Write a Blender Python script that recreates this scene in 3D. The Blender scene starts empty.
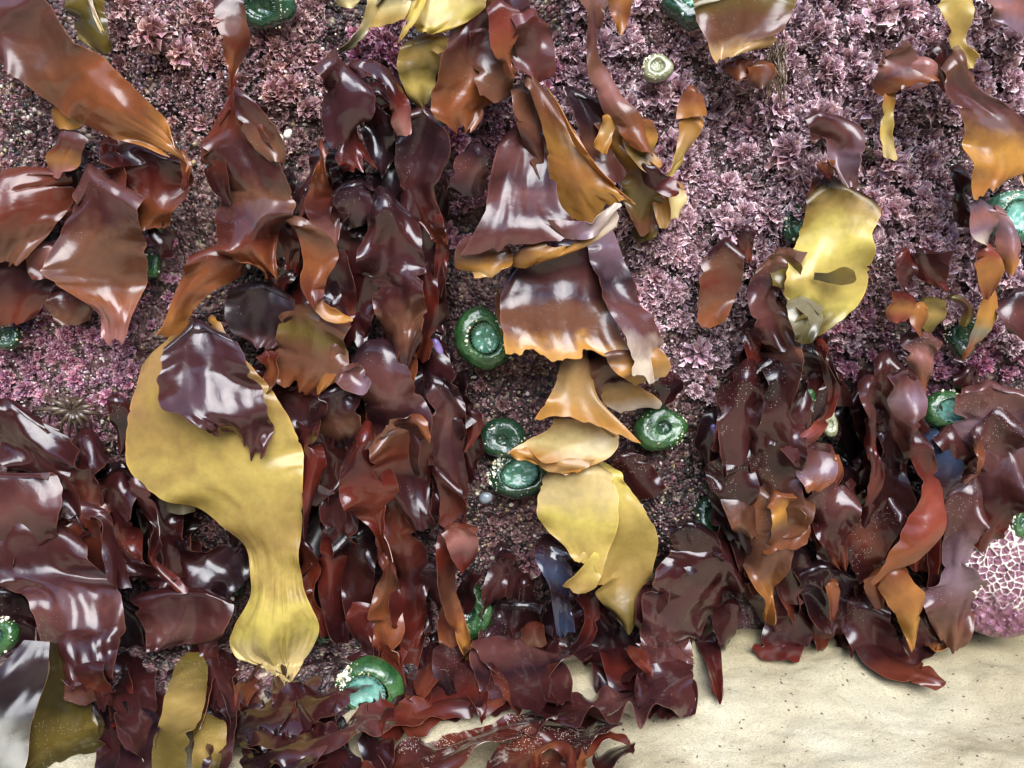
import bpy, math, random
import numpy as np
from math import radians, sin, cos, pi

# ------------------------------------------------------------------ camera, sky, sun, exposure
scene = bpy.context.scene
COL = scene.collection
PITCH = radians(15.0)
CAM = np.array([0.0, -0.8, 0.5])
TAN = 0.6
cam_data = bpy.data.cameras.new("camera")
cam_data.sensor_width = 36.0
cam_data.lens = 18.0 / TAN
cam_data.clip_start = 0.01
cam_data.clip_end = 500.0
cam = bpy.data.objects.new("camera", cam_data)
cam.location = CAM
cam.rotation_euler = (pi / 2 - PITCH, 0, 0)
COL.objects.link(cam)
scene.camera = cam

SUN_EL, SUN_AZ = radians(46), radians(166)     # azimuth clockwise from +Y; 180 = straight behind the camera
world = bpy.data.worlds.new("World")
scene.world = world
world.use_nodes = True
wn = world.node_tree.nodes
sky = wn.new("ShaderNodeTexSky")
sky.sky_type = 'NISHITA'
sky.sun_disc = False
sky.sun_elevation = SUN_EL
sky.sun_rotation = SUN_AZ
sky.air_density = 1.0
sky.dust_density = 1.5
sky.ozone_density = 1.0
world.node_tree.links.new(sky.outputs[0], wn["Background"].inputs[0])
wn["Background"].inputs[1].default_value = 0.11

sd = bpy.data.lights.new("sun", 'SUN')
sd.energy = 1.5
sd.angle = radians(50)
sd.color = (0.90, 0.95, 1.0)
sun = bpy.data.objects.new("sun", sd)
from mathutils import Vector
sdir = Vector((sin(SUN_AZ) * cos(SUN_EL), cos(SUN_AZ) * cos(SUN_EL), sin(SUN_EL)))
sun.rotation_euler = sdir.to_track_quat('Z', 'Y').to_euler()
sun.location = (0.6, -1.5, 2.5)
COL.objects.link(sun)

scene.view_settings.view_transform = 'Standard'
scene.view_settings.look = 'None'
scene.view_settings.gamma = 1.0
scene.view_settings.exposure = 1.9
scene.render.engine = 'CYCLES'
scene.cycles.use_denoising = True
scene.cycles.max_bounces = 8
scene.cycles.transparent_max_bounces = 4

# ------------------------------------------------------------------ photo-to-place helpers
FWD = np.array([0, cos(PITCH), -sin(PITCH)])
UP = np.array([0, sin(PITCH), cos(PITCH)])
RIGHT = np.array([1.0, 0, 0])


def ray(px, py):
    px = np.asarray(px, float); py = np.asarray(py, float)
    u = (px - 512) / 512 * TAN
    v = -(py - 384) / 512 * TAN
    return FWD + u[..., None] * RIGHT + v[..., None] * UP


def W3(px, py, h=0.0, hg=None):
    """Point seen at pixel (px,py), h cm in front of the rock plane, or lying hg cm above the sand."""
    d = ray(px, py)
    h = np.asarray(h, float) * 0.01
    if hg is None:
        hg = np.maximum(0.15, h * 100 * 0.3 - 0.2)
    hg = np.asarray(hg, float) * 0.01
    tw = (-CAM[1] - h) / d[..., 1]
    tg = np.where(d[..., 2] < -1e-4, (CAM[2] - hg) / -np.minimum(d[..., 2], -1e-4), 1e9)
    t = np.minimum(tw, tg)
    return CAM + d * t[..., None]


def hash2(ix, iy, s):
    n = (ix.astype(np.int64) * 374761393 + iy.astype(np.int64) * 668265263 + s * 974634777) & 0x7fffffff
    n = ((n ^ (n >> 13)) * 1274126177) & 0x7fffffff
    n = (n ^ (n >> 16)) & 0xffff
    return n / 32767.5 - 1.0


def noise2(x, y, s=0):
    x = np.asarray(x, float); y = np.asarray(y, float)
    ix = np.floor(x); iy = np.floor(y)
    fx = x - ix; fy = y - iy
    fx = fx * fx * (3 - 2 * fx); fy = fy * fy * (3 - 2 * fy)
    a = hash2(ix, iy, s); b = hash2(ix + 1, iy, s); c = hash2(ix, iy + 1, s); d = hash2(ix + 1, iy + 1, s)
    return (a + (b - a) * fx) * (1 - fy) + (c + (d - c) * fx) * fy


def fbm(x, y, s=0, o=4, g=0.5):
    r = 0; a = 1.0
    for k in range(o):
        r = r + a * noise2(x * 2 ** k, y * 2 ** k, s + k * 17)
        a *= g
    return r


def mesh_obj(name, verts, faces, mat=None, parent=None, uv=None, smooth=True, origin=None):
    verts = np.asarray(verts, float).reshape(-1, 3)
    faces = np.asarray(faces)
    if origin is None:
        origin = verts.mean(axis=0)
    origin = np.asarray(origin, float)
    pw = np.array(parent.location) if parent is not None else np.zeros(3)
    me = bpy.data.meshes.new(name)
    nv, nf, k = len(verts), len(faces), faces.shape[1]
    me.vertices.add(nv)
    me.vertices.foreach_set("co", (verts - origin).astype(np.float32).ravel())
    me.loops.add(nf * k)
    me.loops.foreach_set("vertex_index", faces.astype(np.int32).ravel())
    me.polygons.add(nf)
    me.polygons.foreach_set("loop_start", np.arange(0, nf * k, k, dtype=np.int32))
    me.polygons.foreach_set("loop_total", np.full(nf, k, dtype=np.int32))
    me.polygons.foreach_set("use_smooth", np.full(nf, smooth, dtype=bool))
    if uv is not None:
        l = me.uv_layers.new(name="UVMap")
        l.data.foreach_set("uv", np.asarray(uv, np.float32)[faces.ravel()].ravel())
    me.update(calc_edges=True)
    me.validate()
    if mat:
        me.materials.append(mat)
    o = bpy.data.objects.new(name, me)
    COL.objects.link(o)
    if parent is not None:
        o.parent = parent
    o.location = origin - pw
    return o


def grid_faces(nu, nv, wrap=False):
    """vertices indexed v*nu+u"""
    u = np.arange(nu if wrap else nu - 1); v = np.arange(nv - 1)
    U, V = np.meshgrid(u, v)
    a = V * nu + U; b = V * nu + (U + 1) % nu
    c = (V + 1) * nu + (U + 1) % nu; d = (V + 1) * nu + U
    return np.stack([a, b, c, d], -1).reshape(-1, 4)


def tag(o, label=None, cat=None, group=None, kind=None):
    if label: o["label"] = label
    if cat: o["category"] = cat
    if group: o["group"] = group
    if kind: o["kind"] = kind
    return o


def empty(name, loc):
    o = bpy.data.objects.new(name, None)
    o.empty_display_size = 0.02
    o.location = loc
    COL.objects.link(o)
    return o


# ------------------------------------------------------------------ materials
def nodes(name):
    m = bpy.data.materials.new(name)
    m.use_nodes = True
    nt = m.node_tree
    return m, nt, nt.nodes, nt.links, nt.nodes["Principled BSDF"]


def ramp(N, stops, interp='LINEAR'):
    r = N.new("ShaderNodeValToRGB")
    r.color_ramp.interpolation = interp
    e = r.color_ramp.elements
    while len(e) > 1:
        e.remove(e[-1])
    e[0].position = stops[0][0]; e[0].color = (*stops[0][1], 1)
    for p, c in stops[1:]:
        x = e.new(p); x.color = (*c, 1)
    return r


def noise_node(N, L, vec, scale, detail=3, rough=0.5, dist=0.0):
    n = N.new("ShaderNodeTexNoise")
    n.inputs["Scale"].default_value = scale
    n.inputs["Detail"].default_value = detail
    n.inputs["Roughness"].default_value = rough
    n.inputs["Distortion"].default_value = dist
    L.new(vec, n.inputs["Vector"])
    return n


def math_node(N, L, op, a, b=None, c=None, clamp=False):
    n = N.new("ShaderNodeMath"); n.operation = op; n.use_clamp = clamp
    for i, x in enumerate((a, b, c)):
        if x is None: continue
        if isinstance(x, (int, float)): n.inputs[i].default_value = x
        else: L.new(x, n.inputs[i])
    return n.outputs[0]


def mixcol(N, L, f, a, b, mode='MIX'):
    n = N.new("ShaderNodeMix"); n.data_type = 'RGBA'; n.blend_type = mode
    for s, x in (("Factor", f), ("A", a), ("B", b)):
        i = [q for q in n.inputs if q.name == s and (q.type == 'RGBA' or s == "Factor" and q.type == 'VALUE')][0]
        if isinstance(x, (int, float)): i.default_value = x
        elif isinstance(x, tuple): i.default_value = (*x, 1)
        else: L.new(x, i)
    return [q for q in n.outputs if q.type == 'RGBA'][0]


PAL = {
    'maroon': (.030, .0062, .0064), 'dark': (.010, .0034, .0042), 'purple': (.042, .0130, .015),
    'mauve': (.095, .033, .028), 'plum': (.049, .0130, .0118), 'brown': (.13, .052, .028),
    'redbrown': (.11, .024, .012), 'red': (.090, .013, .008), 'brightred': (.22, .045, .026), 'rust': (.20, .060, .020),
    'orange': (.34, .135, .032), 'amber': (.42, .20, .038), 'tan': (.42, .25, .09), 'yellow': (.50, .37, .095),
    'ochre': (.39, .255, .070), 'cream': (.62, .50, .22), 'olive': (.13, .088, .018), 'grey': (.17, .145, .085),
    'lemon': (.60, .50, .12), 'pink': (.26, .105, .085), 'lilac': (.17, .10, .12), 'blue': (.024, .032, .058), 'grape': (.022, .0085, .011),
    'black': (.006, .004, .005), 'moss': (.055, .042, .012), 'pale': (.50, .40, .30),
}
THIN = {'orange': .30, 'amber': .35, 'tan': .3, 'yellow': .38, 'ochre': .3, 'cream': .35, 'lemon': .42, 'rust': .22,
        'brightred': .28, 'red': .16, 'redbrown': .14, 'olive': .2, 'pink': .15, 'pale': .25, 'moss': .15, 'brown': .15, 'maroon': .05, 'plum': .05, 'mauve': .06, 'purple': .03}
_fm = {}


def frond_mat(spec, dust=0.0, across=False, rough=0.2, sm=1.0):
    if rough == .2 and np.mean([THIN.get(x, .03) for x in spec.split()]) > .22: rough = .30
    key = (spec, dust, across, rough, sm)
    if key in _fm: return _fm[key]
    names = spec.split()
    m, nt, N, L, B = nodes("frond_" + "_".join(names))
    uv = N.new("ShaderNodeUVMap")
    sep = N.new("ShaderNodeSeparateXYZ"); L.new(uv.outputs[0], sep.inputs[0])
    tc = N.new("ShaderNodeTexCoord"); ob = tc.outputs["Object"]
    n1 = noise_node(N, L, ob, 28, 4, 0.55, 0.6)
    n2 = noise_node(N, L, ob, 110, 3, 0.6)
    t = sep.outputs[0] if across else sep.outputs[1]
    w = math_node(N, L, 'MULTIPLY_ADD', n1.outputs[0], 0.34, -0.17)
    t = math_node(N, L, 'ADD', t, w)
    k = len(names)
    st = [((i + .5) / k if k > 1 else 0.0, PAL[n]) for i, n in enumerate(names)]
    rp = ramp(N, st); L.new(t, rp.inputs[0])
    # pigment mottling
    mot = ramp(N, [(0.3, (.84, .80, .82)), (0.5, (1, 1, 1)), (0.75, (1.12, 1.16, 1.08))])
    L.new(n1.outputs[0], mot.inputs[0])
    c = mixcol(N, L, 0.5, rp.outputs[0], mot.outputs[0], 'MULTIPLY')
    mot2 = ramp(N, [(0.35, (.8, .78, .8)), (0.62, (1.1, 1.1, 1.1))])
    L.new(n2.outputs[0], mot2.inputs[0])
    c = mixcol(N, L, 0.45, c, mot2.outputs[0], 'MULTIPLY')
    # thin paler rim of the blade
    e = math_node(N, L, 'ABSOLUTE', math_node(N, L, 'SUBTRACT', sep.outputs[0], 0.5))
    e = math_node(N, L, 'SMOOTH_MIN', 1.0, math_node(N, L, 'MULTIPLY', math_node(N, L, 'MAXIMUM', math_node(N, L, 'SUBTRACT', e, 0.484), 0.0), 60.0), 0.1)
    e = math_node(N, L, 'MULTIPLY', e, 0.55)
    rim = mixcol(N, L, 1.0, c, (2.2, 2.0, 1.8), 'MULTIPLY')
    c = mixcol(N, L, e, c, mixcol(N, L, 0.35, rim, (.30, .14, .08)))
    # stuck sand grains and tiny shell specks
    vo = N.new("ShaderNodeTexVoronoi"); vo.inputs["Scale"].default_value = 700; L.new(ob, vo.inputs["Vector"])
    mk = noise_node(N, L, ob, 14, 3, 0.6)
    thr = math_node(N, L, 'MULTIPLY_ADD', math_node(N, L, 'GREATER_THAN', mk.outputs[0], 0.60 - dust * 0.3), 0.14 + dust * 0.3, 0.0 + dust * .1)
    dot = math_node(N, L, 'LESS_THAN', vo.outputs["Distance"], thr)
    vsep = N.new("ShaderNodeSeparateColor"); L.new(vo.outputs["Color"], vsep.inputs[0])
    dot = math_node(N, L, 'MULTIPLY', dot, math_node(N, L, 'GREATER_THAN', vsep.outputs[0], 0.72 - dust * 0.5))
    c = mixcol(N, L, dot, c, (.55, .48, .38))
    if dust > 0.3:
        dn = noise_node(N, L, ob, 22, 5, 0.7, 1.0)
        dr = ramp(N, [(0.60 - dust * .2, (0, 0, 0)), (0.72 - dust * .2, (1, 1, 1))]); L.new(dn.outputs[0], dr.inputs[0])
        fine = noise_node(N, L, ob, 420, 2, 0.7)
        dm = math_node(N, L, 'MULTIPLY', dr.outputs[0], math_node(N, L, 'MULTIPLY_ADD', fine.outputs[0], 2.0, -0.25, clamp=True))
        c = mixcol(N, L, dm, c, (.52, .45, .36))
        dot = math_node(N, L, 'MAXIMUM', dot, dm)
    L.new(c, B.inputs["Base Color"])
    B.inputs["IOR"].default_value = 1.5
    B.inputs["Specular IOR Level"].default_value = 0.12
    rn = noise_node(N, L, ob, 40, 3)
    rr = math_node(N, L, 'MULTIPLY_ADD', rn.outputs[0], 0.25, rough + 0.04)
    rr = math_node(N, L, 'MULTIPLY_ADD', dot, 0.5, rr, clamp=True)
    L.new(rr, B.inputs["Roughness"])
    B.inputs["Coat Weight"].default_value = 1.0
    B.inputs["Coat Roughness"].default_value = rough
    # surface relief: soft puckers, fine leathery grain
    b1 = N.new("ShaderNodeBump"); b1.inputs["Strength"].default_value = 0.22 * sm; b1.inputs["Distance"].default_value = 0.003
    p = noise_node(N, L, ob, 62, 2, 0.5, 0.4); L.new(p.outputs[0], b1.inputs["Height"])
    b2 = N.new("ShaderNodeBump"); b2.inputs["Strength"].default_value = 0.30 * sm; b2.inputs["Distance"].default_value = 0.0008
    p2 = noise_node(N, L, ob, 210, 4, 0.62, 0.5); L.new(p2.outputs[0], b2.inputs["Height"])
    L.new(b1.outputs[0], b2.inputs["Normal"])
    L.new(b2.outputs[0], B.inputs["Normal"]); L.new(b1.outputs[0], B.inputs["Coat Normal"])
    thin = sum(THIN.get(n, .03) for n in names) / k
    tr = N.new("ShaderNodeBsdfTranslucent")
    tcx = mixcol(N, L, 1.0, c, (1.5, 1.25, 1.0), 'MULTIPLY'); L.new(tcx, tr.inputs[0])
    mx = N.new("ShaderNodeMixShader"); mx.inputs[0].default_value = thin
    L.new(B.outputs[0], mx.inputs[1]); L.new(tr.outputs[0], mx.inputs[2])
    L.new(mx.outputs[0], nt.nodes["Material Output"].inputs[0])
    _fm[key] = m
    return m


def turf_mat(name, base, tip, deep):
    m, nt, N, L, B = nodes(name)
    uv = N.new("ShaderNodeUVMap"); sep = N.new("ShaderNodeSeparateXYZ"); L.new(uv.outputs[0], sep.inputs[0])
    geo = N.new("ShaderNodeNewGeometry")
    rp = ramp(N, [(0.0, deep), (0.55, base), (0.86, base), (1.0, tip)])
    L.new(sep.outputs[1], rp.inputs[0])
    hs = N.new("ShaderNodeHueSaturation")
    rnd = geo.outputs["Random Per Island"]
    L.new(math_node(N, L, 'MULTIPLY_ADD', rnd, 0.07, 0.465), hs.inputs["Hue"])
    tc = N.new("ShaderNodeTexCoord")
    n = noise_node(N, L, tc.outputs["Object"], 18, 4, 0.6)
    v = math_node(N, L, 'MULTIPLY_ADD', n.outputs[0], 1.5, 0.1)
    L.new(math_node(N, L, 'MULTIPLY_ADD', rnd, 0.55, v), hs.inputs["Value"])
    L.new(math_node(N, L, 'MULTIPLY_ADD', n.outputs[0], 0.8, 0.6), hs.inputs["Saturation"])
    L.new(rp.outputs[0], hs.inputs["Color"])
    fine = noise_node(N, L, tc.outputs["Object"], 600, 2, 0.7)
    fr = ramp(N, [(0.35, (.65, .6, .65)), (0.65, (1.25, 1.25, 1.25))]); L.new(fine.outputs[0], fr.inputs[0])
    c = mixcol(N, L, 1.0, hs.outputs[0], fr.outputs[0], 'MULTIPLY')
    L.new(c, B.inputs["Base Color"])
    B.inputs["Roughness"].default_value = 0.5
    bp = N.new("ShaderNodeBump"); bp.inputs["Strength"].default_value = .6; bp.inputs["Distance"].default_value = .001
    L.new(fine.outputs[0], bp.inputs["Height"]); L.new(bp.outputs[0], B.inputs["Normal"])
    return m


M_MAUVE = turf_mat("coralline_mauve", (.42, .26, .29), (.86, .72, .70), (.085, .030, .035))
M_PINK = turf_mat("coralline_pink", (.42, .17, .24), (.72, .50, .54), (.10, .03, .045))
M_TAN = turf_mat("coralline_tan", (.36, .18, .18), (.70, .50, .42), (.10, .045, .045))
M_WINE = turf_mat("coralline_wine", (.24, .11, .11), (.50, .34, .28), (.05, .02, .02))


def rock_mat():
    m, nt, N, L, B = nodes("crusted_rock")
    tc = N.new("ShaderNodeTexCoord"); ob = tc.outputs["Object"]
    a = noise_node(N, L, ob, 9, 6, 0.65, 0.8)
    b = noise_node(N, L, ob, 70, 5, 0.7, 0.5)
    rp = ramp(N, [(0.30, (.012, .012, .012)), (0.44, (.06, .040, .036)), (0.52, (.17, .075, .075)), (0.62, (.32, .20, .17)), (0.78, (.40, .32, .22))])
    s = math_node(N, L, 'MULTIPLY_ADD', b.outputs[0], 0.75, math_node(N, L, 'MULTIPLY_ADD', a.outputs[0], 0.9, -0.36))
    L.new(s, rp.inputs[0])
    vo = N.new("ShaderNodeTexVoronoi"); vo.inputs["Scale"].default_value = 260; L.new(ob, vo.inputs["Vector"])
    vs = N.new("ShaderNodeSeparateColor"); L.new(vo.outputs["Color"], vs.inputs[0])
    gr = ramp(N, [(0.0, (.02, .02, .022)), (.3, (.16, .06, .08)), (.55, (.05, .035, .03)), (.8, (.34, .24, .20)), (.93, (.55, .46, .30))], 'CONSTANT')
    L.new(vs.outputs[0], gr.inputs[0])
    c = mixcol(N, L, 0.45, rp.outputs[0], gr.outputs[0])
    L.new(c, B.inputs["Base Color"])
    B.inputs["Roughness"].default_value = 0.32
    bp = N.new("ShaderNodeBump"); bp.inputs["Strength"].default_value = 1.0; bp.inputs["Distance"].default_value = .004
    h = math_node(N, L, 'SUBTRACT', b.outputs[0], vo.outputs["Distance"])
    L.new(h, bp.inputs["Height"]); L.new(bp.outputs[0], B.inputs["Normal"])
    return m


def grit_mat():
    m, nt, N, L, B = nodes("shell_grit")
    geo = N.new("ShaderNodeNewGeometry")
    gr = ramp(N, [(0.0, (.02, .018, .02)), (.22, (.20, .07, .08)), (.40, (.36, .19, .22)), (.56, (.07, .06, .045)), (.68, (.45, .29, .26)), (.82, (.42, .32, .16)), (.92, (.75, .68, .55))], 'CONSTANT')
    L.new(geo.outputs["Random Per Island"], gr.inputs[0])
    L.new(gr.outputs[0], B.inputs["Base Color"])
    B.inputs["Roughness"].default_value = 0.3
    return m


def sand_mat():
    m, nt, N, L, B = nodes("wet_sand")
    geo = N.new("ShaderNodeNewGeometry"); ps = geo.outputs["Position"]
    a = noise_node(N, L, ps, 8, 5, 0.6, 0.6)
    f = noise_node(N, L, ps, 900, 2, 0.8)
    g = noise_node(N, L, ps, 230, 4, 0.75)
    rp = ramp(N, [(0.32, (.38, .31, .185)), (0.5, (.58, .50, .335)), (0.68, (.70, .63, .455))])
    L.new(a.outputs[0], rp.inputs[0])
    fr = ramp(N, [(0.30, (.55, .52, .45)), (0.5, (1, 1, 1)), (0.72, (1.12, 1.12, 1.12))]); L.new(f.outputs[0], fr.inputs[0])
    c = mixcol(N, L, 0.8, rp.outputs[0], fr.outputs[0], 'MULTIPLY')
    gg = ramp(N, [(0.30, (.68, .66, .58)), (0.46, (1, 1, 1))]); L.new(g.outputs[0], gg.inputs[0])
    c = mixcol(N, L, 0.9, c, gg.outputs[0], 'MULTIPLY')
    vo = N.new("ShaderNodeTexVoronoi"); vo.inputs["Scale"].default_value = 240; L.new(ps, vo.inputs["Vector"])
    vs = N.new("ShaderNodeSeparateColor"); L.new(vo.outputs["Color"], vs.inputs[0])
    sp = math_node(N, L, 'MULTIPLY', math_node(N, L, 'LESS_THAN', vo.outputs["Distance"], .3), math_node(N, L, 'GREATER_THAN', vs.outputs[0], .972))
    c = mixcol(N, L, sp, c, (.12, .09, .06))
    # wetter, darker band where water drains off the rock foot
    sx = N.new("ShaderNodeSeparateXYZ"); L.new(ps, sx.inputs[0])
    wet = N.new("ShaderNodeMapRange"); wet.inputs[1].default_value = -0.11; wet.inputs[2].default_value = 0.02
    L.new(math_node(N, L, 'MULTIPLY_ADD', a.outputs[0], 0.12, math_node(N, L, 'SUBTRACT', sx.outputs[1], 0.06)), wet.inputs[0])
    c = mixcol(N, L, wet.outputs[0], c, mixcol(N, L, 1.0, c, (.66, .62, .50), 'MULTIPLY'))
    L.new(c, B.inputs["Base Color"])
    rr = math_node(N, L, 'MULTIPLY_ADD', wet.outputs[0], -0.3, 0.75); L.new(rr, B.inputs["Roughness"])
    bp = N.new("ShaderNodeBump"); bp.inputs["Strength"].default_value = .8; bp.inputs["Distance"].default_value = .002
    L.new(math_node(N, L, 'ADD', g.outputs[0], f.outputs[0]), bp.inputs["Height"]); L.new(bp.outputs[0], B.inputs["Normal"])
    return m


def wet_mat(name, col, rough=0.2, col2=None, scale=60, bump=.3, sss=0.0, coat=.6):
    m, nt, N, L, B = nodes(name)
    tc = N.new("ShaderNodeTexCoord")
    n = noise_node(N, L, tc.outputs["Object"], scale, 4, 0.6)
    rp = ramp(N, [(0.35, col), (0.65, col2 or col)]); L.new(n.outputs[0], rp.inputs[0])
    L.new(rp.outputs[0], B.inputs["Base Color"])
    B.inputs["Roughness"].default_value = rough
    B.inputs["Coat Weight"].default_value = coat
    B.inputs["Coat Roughness"].default_value = .08
    if sss:
        B.inputs["Subsurface Weight"].default_value = sss
        B.inputs["Subsurface Scale"].default_value = .004
    bp = N.new("ShaderNodeBump"); bp.inputs["Strength"].default_value = bump; bp.inputs["Distance"].default_value = .002
    f = noise_node(N, L, tc.outputs["Object"], scale * 6, 3, 0.6)
    L.new(f.outputs[0], bp.inputs["Height"]); L.new(bp.outputs[0], B.inputs["Normal"])
    return m


# ------------------------------------------------------------------ rock face
M_ROCK = rock_mat(); M_GRIT = grit_mat(); M_SAND = sand_mat()
DIPS = [(885, 500, 55, 90, 6), (355, 575, 45, 60, 4), (730, 120, 28, 30, 3), (590, 620, 70, 50, 5), (110, 600, 70, 60, 4),
        (395, 300, 60, 110, 3), (230, 600, 50, 50, 3), (700, 590, 60, 40, 3), (825, 400, 50, 60, 3), (20, 700, 80, 60, 5),
        (350, 110, 25, 60, 2), (530, 180, 50, 90, 2), (250, 440, 90, 70, 2)]
_dp = [(W3(a, b)[0], W3(a, b)[2], c * .00105, d * .00105, e * .01) for a, b, c, d, e in DIPS]


def wallh(x, z):
    h = -0.010 + 0.012 * fbm(x * 9, z * 9, 3, 3) + 0.005 * fbm(x * 45, z * 45, 11, 3) + 0.0022 * fbm(x * 220, z * 220, 23, 2)
    for cx, cz, rx, rz, d in _dp:
        h = h - d * np.exp(-((x - cx) / rx) ** 2 - ((z - cz) / rz) ** 2)
    far = np.clip((np.abs(x) - .6) / 1.2, 0, 1)
    return h - 0.25 * far ** 2


def wallpoint(px, py, iters=3):
    p = W3(px, py, 0, 0)
    h = wallh(p[..., 0], p[..., 2])
    for _ in range(iters):
        p = W3(px, py, h * 100, 0)
        h = wallh(p[..., 0], p[..., 2])
    return W3(px, py, h * 100, 0)


def build_rock():
    s = np.linspace(-1, 1, 520)
    X = np.sign(s) * np.where(np.abs(s) < .86, np.abs(s) / .86 * .62, .62 + ((np.abs(s) - .86) / .14) ** 1.5 * 2.2)
    t = np.linspace(0, 1, 420)
    T = np.where(t < .86, -0.12 + t / .86 * .82, .70 + (t - .86) / .14 * 1.6)   # arc length up the face, then over the top
    XX, TT = np.meshgrid(X, T)
    h = wallh(XX, TT)
    ZZ = np.where(TT < .9, TT, .9 + .28 * np.sin(np.clip((TT - .9) / .4, 0, 1) * pi / 2) + .05 * fbm(XX * 3, TT * 3, 5, 3) * np.clip((TT - .9) / .4, 0, 1))
    YY = -h + np.where(TT > .9, (TT - .9) ** 2 * 0.9 + np.maximum(TT - 1.1, 0), 0)
    mesh_obj("rock_face", np.stack([XX, YY, ZZ], -1), grid_faces(len(X), len(T)), M_ROCK, origin=(0, 0, 0))["kind"] = "structure"


build_rock()


def build_sky_block():
    """unseen rock added behind the camera to keep low sky out of reflections"""
    a = np.linspace(-1.9, 1.9, 120); t = np.linspace(0, 1, 60)
    A, T = np.meshgrid(a, t)
    R = 3.0 + .35 * fbm(A * 2, T * 3, 61, 4) + 1.4 * T ** 2.5
    H = (2.3 + .35 * fbm(A * 2.5, A * 0, 67, 3)) * np.sin(T * pi / 2) - .15
    X = R * np.sin(A); Y = -.3 - R * np.cos(A)
    mesh_obj("unseen_sky_block_rock", np.stack([X, Y, H + .06 * fbm(A * 9, T * 9, 71, 3)], -1), grid_faces(120, 60), M_ROCK, origin=(0, 0, 0))["kind"] = "structure"  # added out of view to darken what the wet fronds mirror


build_sky_block()


def build_ledge():
    X, Y = np.meshgrid(np.linspace(-.75, -.02, 260), np.linspace(.03, -.26, 120))
    edge = -.115 - .025 * fbm(X * 12, X * 0, 81, 3) + .10 * np.clip((X + .16) / .12, 0, 1)
    m = np.clip((Y - edge) / .02, -1, 1)
    Z = sandz(X, Y) + .008 * m - .001 + .007 * fbm(X * 24, Y * 24, 83, 5) * (m > -1) + .0015 * fbm(X * 160, Y * 160, 85, 2)
    Z = Z - .02 * np.clip((edge - Y) / .02, 0, 1)
    mesh_obj("rock_ledge", np.stack([X, Y, Z], -1), grid_faces(260, 120)[:, ::-1], M_ROCK, origin=(0, 0, 0))["kind"] = "structure"




def sandz(x, y):
    near = np.exp(-(np.hypot(x, y + .15) / 1.2) ** 2)
    b = 0.006 * fbm(x * 7 + 3, y * 11, 41, 3) + 0.0028 * fbm(x * 24 + y * 10, y * 34 - x * 8, 47, 4) + .0005 * fbm(x * 300, y * 300, 49, 2)
    ridge = 0.012 * np.exp(-((y + 0.09 + .05 * np.sin(x * 9 + 1)) / .035) ** 2) * (x > -2)
    foot = 0.012 * np.clip((y + .12) / .12, 0, 1)
    return (b + ridge * .6 + foot) * near - .004 - 0.008 * (1 - near)


def build_sand():
    s = np.linspace(-1, 1, 360)
    X = .65 * s / .9 * (np.abs(s) < .9) + np.sign(s) * (np.abs(s) >= .9) * (.65 + ((np.abs(s) - .9) / .1) ** 4 * 120)
    t = np.linspace(0, 1, 300)
    Y = np.where(t < .8, .2 - t / .8 * .7, -.5 - ((t - .8) / .2) ** 4 * 120)
    XX, YY = np.meshgrid(X, Y)
    mesh_obj("sand", np.stack([XX, YY, sandz(XX, YY)], -1), grid_faces(len(X), len(Y))[:, ::-1], M_SAND, origin=(0, 0, 0))["kind"] = "structure"


build_sand()
build_ledge()


# ------------------------------------------------------------------ seaweed blades
def pts(s):
    if isinstance(s, str):
        return np.array([[float(q) for q in a.split(",")] for a in s.split()])
    return np.asarray(s, float)


def spline(P, n=24):
    P = np.asarray(P, float)
    if len(P) == 2:
        t = np.linspace(0, 1, n)[:, None]
        return P[0] * (1 - t) + P[1] * t
    Q = np.vstack([2 * P[0] - P[1], P, 2 * P[-1] - P[-2]])
    out = []
    t = np.linspace(0, 1, n, endpoint=False)[:, None]
    for i in range(1, len(Q) - 2):
        p0, p1, p2, p3 = Q[i - 1], Q[i], Q[i + 1], Q[i + 2]
        out.append(.5 * (2 * p1 + (p2 - p0) * t + (2 * p0 - 5 * p1 + 4 * p2 - p3) * t ** 2 + (3 * p1 - p0 - 3 * p2 + p3) * t ** 3))
    out.append(P[-1:])
    return np.vstack(out)


def hvals(h, n):
    h = np.atleast_1d(np.asarray(h, float))
    return np.interp(np.linspace(0, 1, n), np.linspace(0, 1, len(h)), h)


_seed = [100]


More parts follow.
